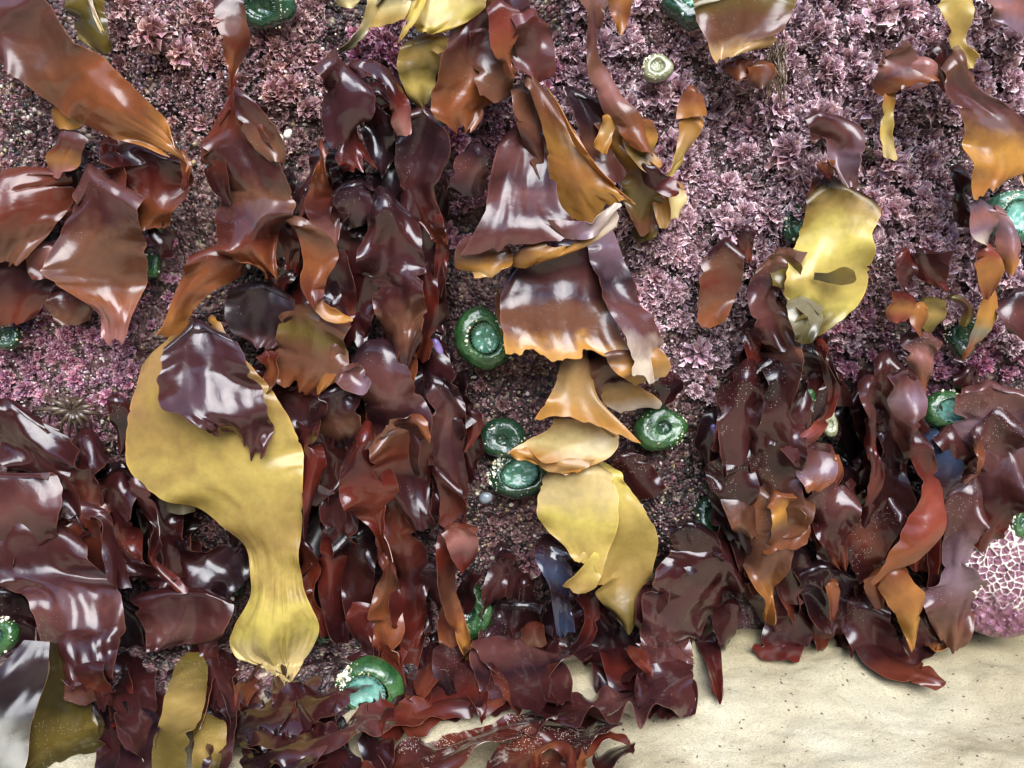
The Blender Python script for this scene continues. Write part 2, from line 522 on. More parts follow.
def blade(mat, L, R, h=3, b=.5, r=.35, f=3.0, j=.03, ej=.05, rd=.05, n=.25, fold=0, dust=0, across=False, hg=None, name="seaweed_frond", parent=None, seed=None, rough=.2, top=None, sm=1.0):
    """A blade spanned between its two edges; b cup, r edge ruffle, n puckers (cm); j/ej ragged side/end edges."""
    _seed[0] += 1
    sd_ = seed if seed is not None else _seed[0]
    L = pts(L); R = pts(R)
    hL, hR = (h if isinstance(h, tuple) else (h, h))
    if len(L) != len(R):
        k = max(len(L), len(R))
        def rs(P):
            q = spline(P); d = np.r_[0, np.cumsum(np.hypot(*(np.diff(q[:, :2], axis=0).T)))]
            return np.stack([np.interp(np.linspace(0, d[-1], k), d, q[:, i]) for i in (0, 1)], 1)
        L, R = rs(L), rs(R)
    k = len(L)
    L = np.c_[L, hvals(hL, k)]; R = np.c_[R, hvals(hR, k)]
    SL, SR = spline(L), spline(R)
    seg = .5 * (np.hypot(*np.diff(SL[:, :2], axis=0).T) + np.hypot(*np.diff(SR[:, :2], axis=0).T))
    cum = np.r_[0, np.cumsum(seg)]
    length = cum[-1]; width = np.max(np.hypot(*(SL - SR)[:, :2].T))
    if top is None:
        top = 1.0 if parent is None or name == "blade_lobe" else .25
    nv = int(np.clip(length / 2.6, 14, 170)); nu = int(np.clip(width / 2.6, 9, 60))
    U, V = np.meshgrid(np.linspace(0, 1, nu), np.linspace(0, 1, nv))
    e = np.abs(2 * U - 1)
    fr = length / 26
    jl = j * (noise2(V * fr, V * 0 + 1.5, sd_) + .6 * noise2(V * fr * 2.7, V * 0 + 4.5, sd_ + 1)) * np.clip(V * 5, 0, 1)
    jr = j * (noise2(V * fr, V * 0 + 7.5, sd_ + 2) + .6 * noise2(V * fr * 2.7, V * 0 + 9.5, sd_ + 3)) * np.clip(V * 5, 0, 1)
    nib = 1.3 / max(width, 8) * min(1, j / .02)
    jl = jl + nib * noise2(V * length / 7, V * 0 + .5, sd_ + 20); jr = jr + nib * noise2(V * length / 7, V * 0 + .5, sd_ + 21)
    rq = np.random.RandomState(sd_)
    for _ in range(int(length / 55)):
        vc, dp, wd = rq.rand() * .85 + .12, rq.uniform(3, 9) / width * rq.choice([1, 1, 1.8]), rq.uniform(1.5, 6) / length
        pulse = min(dp, .3) * np.exp(-((V - vc) / wd) ** 2) * j / .03
        if rq.rand() < .5: jl = jl - pulse
        else: jr = jr - pulse
    u = U + jl * (1 - U) ** 2 * -1 + jr * U ** 2
    wf = width / 22
    endn = 1.3 * ej * (.35 * noise2(U * width / 5, U * 0 + 6.5, sd_ + 7) + noise2(U * wf, U * 0 + 2.5, sd_ + 5) + .6 * noise2(U * wf * 3, U * 0 + 3.5, sd_ + 6)) * min(1., 120 / max(length, 40) + .4)
    v = V * (1 - rd * e ** 2.5 * V ** 3) + endn * V ** 4 + top * min(.16, .30 * width / length) * (e ** 2.2 + .25 * noise2(U * 4, U * 0, sd_ + 22)) * (1 - V) ** 3
    v = np.clip(v, 0, 1.12)
    vv = v * length

    def ev(S):
        vc = np.clip(vv, 0, length)
        p = np.stack([np.interp(vc, cum, S[:, i]) for i in range(3)], -1)
        over = (vv - length).clip(0)
        dd = S[-1] - S[-4]; dl = np.linalg.norm(dd[:2]) + 1e-6
        return p + over[..., None] * dd / dl
    A, Bq = ev(SL), ev(SR)
    Q = A * (1 - u[..., None]) + Bq * u[..., None]
    # cup and ruffle are stand-off from the rock as well as true normal displacement
    back = top * 1.3 * np.clip(1 - V / .12, 0, 1) ** 2
    P = W3(Q[..., 0], Q[..., 1], Q[..., 2] - back, hg)
    du = np.gradient(P, axis=1); dv = np.gradient(P, axis=0)
    nn = np.cross(du, dv); nn /= np.linalg.norm(nn, axis=-1, keepdims=True) + 1e-9
    view = CAM - P; view /= np.linalg.norm(view, axis=-1, keepdims=True)
    s = np.sign((nn * view).sum(-1, keepdims=True)); s[s == 0] = 1
    nn = nn * s
    nn = .75 * nn + .25 * view
    # smooth normals over rows
    ph = sd_ * 1.7
    lw = length / 100.0
    wob = 2.6 * noise2(V * 1.9 * lw, U * 1.2, sd_ + 8)
    side = np.where(U < .5, 0, 1.9)
    ruf = e ** 1.7 * np.sin(2 * pi * f * .42 * lw * V + ph + side + wob) * (0.45 + 0.9 * np.abs(noise2(V * 2.3 * lw, np.where(U < .5, 0, 5.), sd_ + 9)))
    ruf = ruf + .16 * e ** 5 * noise2(V * length / 13, side, sd_ + 15)
    ruf = r * 2.4 * ruf * min(1.0, .35 + width / 60)
    wn_ = width / 24.
    puck = n * (.85 * noise2(V * length / 75, U * wn_ * .9 + 3, sd_ + 10) + .40 * noise2(V * length / 40 + U * 2, U * wn_ * 1.9, sd_ + 11) + .13 * noise2(V * length / 16, U * wn_ * 2.6, sd_ + 13))
    cup = b * np.sin(pi * U) * (0.12 * (4 if b > 1.4 else 1) + 1.1 * noise2(V * 1.7 * lw, U * 0, sd_ + 12))
    roll = min(width * .030, 1.6) * min(1, n / .35) * (U - .5) * 2.6 * noise2(V * 1.7 * lw, U * 0 + 3, sd_ + 14)
    flute = fold * np.sin(2 * pi * 1.5 * U + ph + V * 1.5) * V
    endc = .5 * r * V ** 6 * np.sin(U * 9 * max(1, width / 60) + ph)
    d = (ruf + puck + cup + roll + flute + endc) * np.clip(V * 8, .2, 1) * .01
    P = P + nn * d[..., None]
    # keep off the sand
    gz = sandz(P[..., 0], P[..., 1]) + .0012
    P[..., 2] = np.where(P[..., 1] < .02, np.maximum(P[..., 2], gz), P[..., 2])
    o = mesh_obj(name, P, grid_faces(nu, nv), frond_mat(mat, dust, across, rough, sm), parent, uv=np.stack([U, V], -1).reshape(-1, 2),
                 origin=P[0].mean(axis=0) if parent is None else None)
    md = o.modifiers.new("thickness", 'SOLIDIFY'); md.thickness = .0005; md.offset = 0
    es = o.modifiers.new("crisp_edge", 'EDGE_SPLIT'); es.split_angle = radians(52)
    return o


def rib(C):
    """[(x,y,w)] centre line -> two edges"""
    C = pts(C)
    d = np.gradient(C[:, :2], axis=0); d /= np.linalg.norm(d, axis=1, keepdims=True) + 1e-9
    nrm = np.stack([-d[:, 1], d[:, 0]], 1)
    return C[:, :2] - nrm * -C[:, 2:3] / 2, C[:, :2] - nrm * C[:, 2:3] / 2


FRONDS = []


def FR(label, *pieces, group=None):
    FRONDS.append(label)
    if len(pieces) == 1:
        p = pieces[0]
        o = blade(*p[0], **p[1])
        return tag(o, label, "seaweed", group)
    p0 = pieces[0]
    a = pts(p0[0][1])[0]
    hh = p0[1].get('h', 3); hh = hh[0] if isinstance(hh, tuple) else hh
    root = empty("seaweed_frond", W3(a[0], a[1], np.atleast_1d(hh)[0]))
    tag(root, label, "seaweed", group)
    bpy.context.view_layer.update()
    for p in pieces:
        blade(*p[0], name=p[1].pop('part', "blade_lobe"), parent=root, **p[1])
    return root


def p(mat, L, R, **k):
    return ((mat, L, R), k)


def q(mat, C, **k):
    a, b = rib(C)
    return ((mat, a, b), k)


# ------------------------------------------------------------------ top left
FR("large orange-brown frond sweeping down from the top left corner",
   p('mauve brown rust rust orange', "5,-25 45,0 76,36 108,60 140,90 168,128 182,158", "-45,40 -5,62 30,90 56,112 100,133 142,146 178,164", h=(7, 6.5), b=1.2, r=.25, n=.2, j=.012))
FR("small amber flap curling out under the big orange frond at upper left",
   p('orange amber', "55,104 52,122 52,130", "80,112 86,122 84,131", h=(4, 5), b=.5, rd=.25))
FR("short wet brown curl with a pale tip left of the glossy dark red fold",
   p('mauve redbrown orange pink', "60,130 56,148 50,165 48,180", "84,132 88,148 76,162 62,174", h=(3.5, 5), b=.7, n=.4))
FR("glossy dark red fold crumpled beneath the end of the big orange frond",
   p('maroon red redbrown rust', "100,134 108,160 118,185 118,205 114,220 118,231", "176,150 186,170 184,190 176,210 168,222 158,231", h=(3.6, 4.2), b=.8, n=.6, r=.6, j=.05, ej=.09),
   p('red redbrown', "100,136 104,160 110,185 114,200", "116,136 122,158 126,180 118,202", h=(5, 4.5), b=.6))
FR("thin red edge strip curling at the tip of the big orange frond",
   q('rust red', "181,150,7 187,168,9 184,190,6", h=6, b=.2, n=.1))
FR("broad red-brown frond reaching in from the left edge at mid height",
   p('redbrown redbrown brown', "-30,175 -45,205 -40,240 -30,275", "48,160 68,178 62,215 25,262", h=(4.5, 4), b=.9, r=.35, n=.3, j=.03))
FR("dark red-brown frond lower on the left edge under the broader one",
   p('plum maroon redbrown', "-30,240 -40,270 -35,300 -25,325", "50,248 62,270 48,300 30,322", h=(3, 2.4), b=.6, r=.4, j=.05, ej=.08))
FR("wide purple-brown frond with a squared orange tip hanging at the left",
   p('mauve plum brown brown rust pink', "76,160 68,205 50,258 55,278 92,308 102,344", "118,170 142,212 145,250 139,285 133,318 126,342", h=(5.2, 4.8), b=.8, r=.25, n=.35, j=.025, ej=.04))
FR("pale pinkish scrap tucked left of the wide purple-brown frond",
   p('pink redbrown', "24,246 30,268 38,280", "52,238 60,255 58,278", h=3.4, b=.3))
FR("brown lobe showing below the wide purple-brown frond",
   p('plum brown', "48,285 50,310 60,325", "95,290 92,312 84,326", h=2.6, b=.4, rd=.2))
FR("dark wet olive kelp with a pale midrib line at the top left",
   p('olive moss olive', "62,-12 66,15 78,38 90,52", "100,-12 108,20 115,42 120,58", h=3, b=.6, rd=.2, rough=.12),
   p('pale cream', "84,-10 90,8 98,26 105,42", "90,-10 95,8 103,25 108,42", h=3.8, b=.2, n=.05, part="midrib"))
FR("narrow red-brown frond dropping from the top edge to a thin stalk",
   q('plum brown redbrown rust red', "226,-12,30 231,18,30 235,45,26 233,65,14 232,85,5 234,98,4", h=(4.4, 4.0), b=.6, n=.2, r=.2))
FR("large plum frond with a folded-over right edge below the narrow stalk",
   p('red redbrown plum plum brown plum redbrown rust', "231,86 218,118 201,152 210,175 218,195 212,225 226,255 262,272", "237,88 258,112 275,148 286,172 298,202 291,218 276,240 279,280", h=(5.5, 5), b=1.3, r=.5, n=.35, j=.02, ej=.03),
   p('plum brown', "233,90 236,115 248,140 270,162", "238,86 262,110 284,140 284,168", h=(6.6, 6.4), b=.6, r=.25, n=.1, part="folded_edge"),
   p('redbrown redbrown maroon', "230,94 214,125 200,152 206,180 222,206", "236,100 233,130 228,150 230,180 234,205", h=(4.6, 4.4), b=.4, r=.3, part="back_fold"))
FR("orange-brown tail frond trailing down left from the large plum frond",
   p('redbrown rust rust orange', "210,236 192,262 178,285 172,310 172,334", "262,262 240,274 214,290 190,312 177,334", h=(5, 5.5), b=.8, r=.4, n=.3))
FR("brown frond with a looping rolled rim at the middle left",
   p('brown brown rust rust redbrown', "272,216 292,226 304,252 308,285 322,312", "302,217 328,236 334,262 319,286 320,300", h=(6, 6.5), b=1.0, r=.25, n=.2, ej=.02),
   q('rust orange amber', "318,290,11 320,306,13 334,316,12 352,319,7", h=(6.8, 6.2), b=.5, n=.08, part="rolled_rim"))
FR("glossy near-black hollow frond inside the looping brown rim",
   p('dark dark grape', "296,222 312,250 315,290 330,312", "345,205 372,240 372,285 360,318", h=2.4, b=.6, r=.7, n=.6, rough=.12))
FR("purple hooded frond with a bright red foot in the upper left middle",
   p('plum purple purple purple plum red', "333,46 324,75 321,105 325,135 338,162 345,172", "340,55 358,68 373,92 374,112 358,132 378,170", h=(5.6, 5.2), b=1.0, r=.5, n=.45, ej=.05, rough=.13))
FR("dark red arched frond curling over beside the purple hooded one",
   p('plum maroon maroon red pink', "345,58 375,60 396,76 409,104 412,132", "352,76 378,80 388,98 391,122 402,140", h=(5.4, 5.8), b=.8, r=.2, n=.2, rough=.1))
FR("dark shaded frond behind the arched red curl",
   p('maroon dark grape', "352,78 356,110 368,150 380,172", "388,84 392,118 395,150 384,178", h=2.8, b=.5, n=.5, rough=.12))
FR("red-brown stalk frond with a knotted middle left of centre",
   q('redbrown rust redbrown plum pink', "320,138,6 322,165,8 320,188,18 320,205,30 328,225,22 331,244,16", h=4.6, b=.6, n=.6, r=.5))
FR("small grey-blue sliver of frond beside the knotted stalk",
   q('grape mauve', "308,184,4 304,205,9 299,222,4", h=3.6, b=.3, n=.1, rough=.1))
FR("purple frond with a red foot hanging left of the great central bell",
   p('plum grape purple plum red redbrown', "418,102 400,122 394,150 399,180 408,205 436,236", "430,106 446,125 450,155 436,190 444,222 447,250", h=(4.4, 4.2), b=.9, r=.35, n=.5, j=.03))
FR("thin dark red tail below the purple frond near the central bell",
   q('maroon red maroon', "436,215,16 442,245,14 440,275,12 436,302,8", h=3.2, b=.4, n=.3))
FR("small lavender frond among pink tufts left of the central bell",
   p('grape mauve grape', "473,140 455,160 450,186 458,194", "484,146 487,170 485,192 476,199", h=4.2, b=.7, n=.4))
FR("rusty brown translucent frond hanging from the top edge left of centre",
   p('maroon plum brown rust rust', "462,-8 448,40 437,80 431,112 446,128", "505,0 512,42 514,78 494,102 474,129", h=(5, 4.6), b=1.0, r=.3, n=.35, ej=.07),
   p('plum brown', "470,20 470,60 480,100", "512,20 516,62 512,96", h=(5.4, 5), b=.4, n=.4))
FR("bright rust fold above the central bell at the top",
   p('red brightred rust rust', "489,-8 488,22 492,48 500,62 514,80", "508,4 520,14 518,34 511,52 514,74", h=(6.6, 6.4), b=.5, r=.2, n=.15))
FR("small upright purple-red frond at the top just right of the rust fold",
   p('red mauve mauve mauve red', "526,12 513,34 509,50 514,68 526,78", "538,10 552,26 554,50 554,72 550,86", h=(6, 5.6), b=.7, r=.3, n=.4, rd=.12))
FR("pale yellow translucent kelp blade at the top left of centre",
   p('cream lemon yellow lemon', "405,-14 402,8 408,24 420,34", "490,-14 484,8 460,26 434,36", h=(4.8, 5), b=1.1, r=.3, n=.5, rd=.15))
FR("bright lemon strip crossing the pale yellow kelp blade",
   q('lemon lemon yellow', "426,-10,10 418,10,9 408,26,8 400,40,3", h=6.6, b=.25, n=.1))
FR("olive-yellow kelp blade hanging below the lemon strip",
   p('olive ochre olive yellow olive', "405,34 399,55 400,78 410,98 420,107", "450,28 446,52 437,75 434,90 428,104", h=(4, 3.8), b=.6, r=.4, n=.3))
FR("pale olive kelp frill at the top edge left of the lemon strip",
   p('grey cream ochre', "372,-12 370,8 366,28", "410,-12 412,6 405,22", h=3.8, b=.6, r=.5, n=.4),
   q('cream grey', "378,-5,12 368,20,10 356,42,8 342,50,4", h=3.2, b=.3, n=.4))
FR("grey-green rounded kelp lobe at the very top left of the frill",
   p('grey cream', "334,-12 336,2 342,8", "368,-12 364,0 358,10", h=4, b=.8, rd=.4))
FR("dark red frond behind the top of the rust fold",
   p('maroon plum maroon', "478,-12 480,20 484,50", "520,-12 530,4 524,30", h=3, b=.5, n=.4))

# ------------------------------------------------------------------ centre
FR("orange apron frond spreading right with a pointed corner at top centre",
   p('brown rust amber orange amber', "520,62 532,95 545,140 550,185 562,228", "540,78 563,112 590,156 614,186 637,204", h=(6.5, [6, 7, 8, 8.5]), b=.7, r=.08, n=.12, j=.015, ej=.07, rd=0),
   p('amber orange', "545,84 560,112 584,158 606,190", "556,100 572,128 598,170 635,201", h=(7.5, 9), b=.3, r=.15, n=.06, part="turned_edge"))
FR("dark brown pleated frond behind the left of the orange apron",
   p('brown brown plum brown', "516,80 512,105 522,140 540,180", "536,80 550,120 560,160 566,200", h=4.6, b=.7, r=.2, n=.3))
FR("big purple-grey hood in the centre left of the orange apron",
   p('plum mauve purple mauve plum mauve', "512,114 499,145 490,180 484,215 464,248", "544,120 556,145 556,175 562,208 596,236", h=([4, 5.5, 7, 8, 8.6], [4.5, 5.5, 6.8, 8, 9]), b=1.8, r=.12, n=.15, j=.012, ej=.05, rd=-.05),
   p('mauve brown amber tan', "468,236 460,252 460,268 480,281", "500,242 505,250 512,262 494,276", h=(7.5, 8.5), b=1.1, r=.4, n=.25, rd=.12, part="curled_corner"),
   p('mauve lilac pale', "560,236 575,240 600,232 618,210", "545,220 575,222 598,214 618,204", h=(9, 9.3), b=.25, r=.3, n=.15, part="pale_hem"))
FR("tan rolled collar under the hood at the centre",
   p('brown amber amber tan pale', "524,246 508,262 530,268 580,250 612,222", "533,236 545,245 560,246 590,236 626,208", h=([7.2, 8.4], [7.8, 9]), b=.7, r=.15, n=.1))
FR("dark purple frond standing right behind the orange apron",
   p('grape grape brown mauve', "560,80 572,110 585,150 602,190", "586,92 606,112 612,150 628,176", h=(4.2, 4), b=.8, r=.2, n=.2))
FR("brown translucent frond with a scalloped rim right of the orange apron",
   p('brown amber brown olive brown', "594,112 604,146 620,182 632,232", "632,116 638,150 664,185 655,236", h=(3.4, 3.2), b=.8, r=.5, n=.4))
FR("amber scalloped frill between the apron and the long hanging ribbon",
   q('amber tan amber', "612,112,14 606,134,14 598,152,16", h=5, b=.4, r=.4, n=.2))
FR("long pale brown ribbon hanging from the top edge right of centre",
   p('brown mauve brown pink brown rust', "582,-12 586,35 586,72 600,102 618,130 640,158", "612,-12 601,38 606,66 620,92 640,118 652,150", h=(5.2, 4.8), b=.7, r=.25, n=.25, j=.015))
FR("orange flap at the top edge over the long pale ribbon",
   p('orange rust orange', "606,-10 610,12 616,28", "634,-10 630,14 620,40", h=6.4, b=.4, n=.1))
FR("amber brown fold continuing right below the long ribbon",
   p('rust amber olive amber', "622,116 625,140 632,162 650,178", "640,116 655,136 652,152 664,170", h=(5, 4.2), b=.6, r=.3, n=.25))
FR("dark red pointed frond tip poking right of the amber brown fold",
   p('maroon maroon red', "634,162 645,184 662,192 679,193", "646,160 662,172 670,180 680,188", h=(5, 5.6), b=.3, n=.1, ej=0))
FR("dark olive frond under the red pointed tip",
   p('olive moss brown olive', "628,180 630,205 632,232 640,244", "650,192 664,208 660,225 652,240", h=2.8, b=.7, n=.4, r=.5))
FR("twisted amber ribbon hanging alone in the mauve turf right of centre",
   p('rust rust orange', "687,86 680,98 676,118", "694,84 704,100 708,114", h=(4.6, 5), b=.6, n=.15, rd=0),
   p('amber tan yellow', "678,112 679,135 670,165 662,182", "707,112 698,134 690,150 680,172", h=(4.4, 4.2), b=.6, r=.2, n=.15),
   p('tan cream cream', "664,178 668,200 672,224", "684,180 688,198 684,210", h=(3.8, 3.4), b=.4, r=.3, n=.3, ej=.12))
FR("amber scrap beside the foot of the twisted amber ribbon",
   p('orange amber tan', "650,190 654,212 660,232", "668,192 672,210 668,228", h=3.4, b=.4, n=.4, r=.4))
FR("great purple-grey bell frond with a flared scalloped hem in the centre",
   p('grape purple mauve purple brown brown amber', "520,246 508,278 500,305 502,330 505,352", "590,226 604,262 612,300 622,335 640,352", h=([3.8, 5, 6.8, 8.2], [4, 5, 7, 8.8]), b=1.5, r=.12, n=.15, fold=.5, ej=.07, rd=-.06, j=.01),
   p('lilac grape mauve mauve pale', "584,236 592,270 602,300 622,338 632,378", "612,228 628,270 642,300 666,338 664,372", h=([4.5, 7, 9.2], [3.8, 5.8, 7.8]), b=1.5, r=.25, n=.15, ej=.05, part="side_fold"),
   p('brown amber tan', "604,352 612,368 626,380 640,388", "640,348 658,348 668,362 660,378", h=(8.6, 8.2), b=.5, r=.4, n=.3, part="rolled_hem"),
   p('dark brown brown', "588,345 590,370 596,398", "628,345 636,368 622,390", h=4.4, b=-.4, n=.2, part="inner_pocket"),
   p('brown brown olive', "496,285 496,310 503,338", "520,280 520,310 524,340", h=4.4, b=.3, n=.2, part="back_fold"))
FR("tan funnel frond flaring beneath the bell",
   p('brown tan tan amber', "563,342 560,366 554,388 541,410", "592,346 592,372 600,400 634,436", h=([5, 5.5, 6.5], [5, 5.6, 7.2]), b=1.0, r=.15, n=.1, fold=.25, ej=.03, rd=-.15, j=.008))
FR("tan flap with a pale lip right of the funnel under the bell",
   p('brown tan tan pale', "598,378 600,392 606,404 620,415", "628,376 642,388 655,396 664,406", h=(4.6, 5.6), b=.7, r=.25, n=.2, ej=.08))
FR("cream shelf frond folding out to a left point below the funnel",
   p('tan cream cream amber', "566,408 545,430 520,444 509,455", "612,418 618,440 606,458 576,474", h=(4.8, [5, 6, 7]), b=1.0, r=.15, n=.15, ej=.04, rd=.02),
   p('amber tan', "509,454 530,462 548,470 566,476", "514,448 535,454 556,460 600,462", h=(6.6, 7), b=.3, n=.05, part="turned_lip"))
FR("long lemon-yellow frond hanging lowest in the centre",
   p('lemon yellow yellow ochre olive', "584,462 600,510 594,555 596,592 624,628", "604,458 630,490 657,534 651,580 633,630", h=([4.2, 4.6, 4.4], [4, 4.6, 4.4]), b=1.0, r=.35, n=.2, ej=.03, j=.02),
   p('cream cream lemon yellow yellow', "546,462 538,496 541,522 566,546 588,562", "600,456 616,488 616,526 606,556 596,578", h=([4.8, 5.8, 7], [4.8, 5.6, 6.4]), b=1.0, r=.15, n=.15, ej=.03, j=.015, rd=0),
   p('lemon yellow ochre', "596,550 582,566 566,582 562,588", "604,560 600,574 594,584 584,590", h=(7, 6.6), b=.4, n=.1, part="upturned_edge"))
FR("dusty wine-red patch of frond right of the lemon-yellow one",
   p('maroon maroon maroon', "606,452 618,478 640,508", "636,448 654,468 668,488", h=1.6, b=.3, n=.2, dust=.15))
FR("blue-black wet frond strip below and left of the lemon-yellow one",
   p('grape blue dark blue', "538,532 535,556 548,590 558,640", "562,536 572,565 572,600 576,636", h=([3, 4.5, 6.5, 8], [2.6, 4, 6, 7.4]), hg=0, b=1.2, r=.2, n=.3, rough=.08))
FR("small dark curl hanging right under the bell",
   p('maroon dark maroon', "650,372 655,390 652,404", "678,370 684,388 672,404", h=2.8, b=.6, n=.5, rough=.12))

# ------------------------------------------------------------------ left of centre
FR("big mustard-yellow kelp blade that narrows and flares to a ragged foot",
   p('tan ochre ochre yellow yellow ochre yellow lemon cream', "160,318 138,385 125,455 150,492 205,514 243,548 252,590 234,628 233,652 278,676", "208,322 248,362 280,402 299,440 304,480 300,540 302,585 318,618 314,645 288,684", h=([4, 5, 6, 5.5, 5.5, 6, 6, 6.5], [4, 5, 5.5, 6, 6, 6.5]), b=1.6, r=.18, n=.10, j=.008, ej=.06, rd=0))
FR("purple torn frond lying over the top of the mustard-yellow blade",
   p('grape purple purple plum purple plum', "188,318 166,350 158,382 164,408 190,418 214,432", "206,316 236,342 256,378 266,408 270,432 258,466", h=([6.4, 7.4, 8, 8], [6.2, 7, 7.6, 8]), b=1.4, r=.3, n=.3, j=.04, ej=.11, rd=-.05))
FR("yellow kelp scrap peeking out right of the mustard-yellow blade",
   p('amber ochre', "306,448 312,480 316,510", "330,448 346,472 338,496", h=2.6, b=.4, rd=.15))
FR("dull olive scrap under the left shoulder of the mustard-yellow blade",
   p('moss olive grey', "152,486 158,500 166,512", "188,478 194,498 192,516", h=4.2, b=.3))
FR("pale tan torn rim beside the dark hood over the mustard-yellow blade",
   p('amber pale', "206,318 218,340 230,352", "214,314 226,334 238,348", h=5.2, b=.2))
FR("dull charcoal frond behind the orange tail at middle left",
   p('grape grape dark plum', "236,282 226,305 232,330 250,345", "286,278 296,310 290,335 270,352", h=3, b=.8, n=.5, r=.4, rough=.3))
FR("olive-brown translucent frond with torn hem at middle left",
   p('brown olive brown brown rust', "272,296 276,330 262,362 268,385", "340,318 348,345 345,370 325,388", h=(4, 4), b=.8, r=.4, n=.4, j=.03, ej=.13))
FR("orange-brown curling tip hanging from the olive-brown frond",
   q('brown rust orange', "338,340,22 332,360,24 325,378,16 318,394,5", h=5, b=.7, n=.3))
FR("rust-red crinkled shred left of the olive-brown frond hem",
   q('red rust redbrown', "268,350,12 272,368,16 268,382,14 264,392,6", h=4.4, b=.5, n=.6, r=.6))
FR("dark purple sheet below the olive-brown frond hem",
   p('maroon plum grape plum', "268,382 275,405 290,425 300,440", "312,382 330,400 320,425 306,440", h=3.4, b=.7, n=.5, r=.4))
FR("red ribbon running down the right edge of the mustard-yellow blade",
   p('maroon red red maroon', "288,420 300,455 302,500 298,540", "308,424 318,440 326,468 312,500", h=(5, 4.4), b=.7, r=.5, n=.4, j=.06))
FR("red-brown shred behind the flared foot of the mustard-yellow blade",
   p('maroon red redbrown red', "292,530 300,560 306,600 316,640", "306,536 318,565 312,590 326,636", h=(3.4, 4.2), b=.6, r=.5, n=.4, j=.06))
FR("large puckered purple frond left of the green anemone at mid height",
   p('grape plum purple plum brown maroon', "366,188 368,225 358,262 370,300 382,340 394,372", "398,190 418,225 424,265 428,300 424,335 416,362", h=(4.6, 4.8), b=1.2, r=.5, n=.8, j=.03, ej=.1, rough=.13))
FR("dark frond shoulder above the large puckered purple frond",
   p('grape grape dark', "336,182 338,210 352,240", "366,174 380,200 384,236", h=3.8, b=.8, n=.5, r=.4, rough=.12))
FR("crumpled dark purple scrap below the purple hooded frond",
   p('grape purple grape', "332,192 338,212 345,230", "368,186 372,206 366,226", h=4.8, b=.6, n=.7, r=.5))
FR("long dark red edge ribbon hanging along the puckered purple frond",
   q('maroon red maroon redbrown', "424,262,16 430,295,18 428,330,16 422,362,12", h=3.6, b=.5, n=.4, r=.3))
FR("grey-lavender leathery frond in the thick of the left cluster",
   p('grape mauve mauve purple plum', "352,342 350,368 358,400 368,430 382,452", "398,335 408,362 420,390 432,415 428,440", h=(5.2, 5.2), b=1.0, r=.4, n=.35, j=.03))
FR("small curled lavender knob on the leathery frond of the left cluster",
   q('mauve mauve lilac', "345,365,24 352,378,26 364,384,20 368,378,10", h=6.6, b=.8, n=.2))
FR("dark dusty brown frond left of the leathery lavender one",
   p('grape purple brown dark', "316,390 308,420 318,440 335,452", "352,372 360,402 362,425 352,445", h=4.2, b=.7, n=.4, r=.3))
FR("reddish scrap with a pale tip on the leathery lavender frond",
   q('redbrown rust pink', "412,345,14 404,372,24 398,392,22 402,402,6", h=6, b=.6, n=.4, r=.3))
FR("broad maroon pouch frond with a curved upper rim in the left cluster",
   p('brown redbrown maroon maroon maroon', "392,424 372,444 374,468 396,500 410,530", "424,416 434,440 432,470 430,505 440,530", h=(5.4, 5), b=-.7, r=.4, n=.3),
   p('brown maroon rust', "386,432 396,420 412,415 430,426", "370,448 388,432 412,428 434,444", h=(7, 6.6), b=.4, n=.1, part="curved_rim"))
FR("glossy red wavy ribbon crossing down the left of the maroon pouch",
   p('red maroon red redbrown red redbrown', "360,420 345,455 340,485 352,512 372,530 384,560", "376,425 374,450 392,475 398,498 384,515 392,560", h=(6.6, 6.4), b=.9, r=.4, n=.35, rough=.13))
FR("long twisted red-brown strap ending in a split foot above the green anemone",
   p('redbrown brown rust rust red redbrown', "376,540 382,570 372,600 366,630 376,655 390,692", "392,545 394,570 402,600 404,625 398,650 412,705", h=(5, 4.6), b=.8, r=.5, n=.5, j=.04, ej=.1),
   p('red maroon red', "352,600 346,625 356,650 362,690", "378,605 374,630 376,655 378,688", h=4, b=.5, n=.5, r=.5, part="side_strap"))
FR("wine-dark frond hanging behind the twisted red-brown strap",
   p('dark maroon maroon', "342,520 336,560 344,600 356,635", "380,520 378,560 372,600 378,640", h=2.6, b=.6, n=.6, r=.5))
FR("purplish strap with pale highlights right of the maroon pouch",
   p('grape mauve purple plum maroon', "420,370 428,400 432,440 434,480 430,520", "450,376 466,410 462,445 468,490 462,530", h=(3.8, 3.6), b=1.0, r=.6, n=.5))
FR("red-brown strap hanging down right of the pouch to a thin orange tip",
   p('maroon redbrown red brown rust amber', "428,462 440,500 436,545 438,590 452,630 474,680", "440,466 466,505 462,550 456,588 466,622 482,682", h=(5, 4.6), b=.7, r=.5, n=.45, j=.03, ej=0))
FR("pinkish brown lobe catching the light right of the long orange-tipped strap",
   p('redbrown pink mauve red', "440,524 446,540 452,555 462,570", "470,520 478,535 478,552 470,568", h=5.4, b=.6, n=.35, r=.3))
FR("small brown flap behind the long orange-tipped strap",
   p('brown redbrown rust', "442,600 438,625 440,650", "462,600 464,630 456,654", h=3.6, b=.5, n=.4))
FR("dark curled scrap hanging under the maroon pouch",
   q('grape plum maroon', "424,560,26 434,590,24 446,612,18 450,632,6", h=3.4, b=.6, n=.6, r=.5))
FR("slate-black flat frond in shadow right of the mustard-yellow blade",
   p('black dark dark', "308,500 306,560 310,610", "352,500 358,550 350,600", h=1.4, b=.4, n=.4, rough=.4))

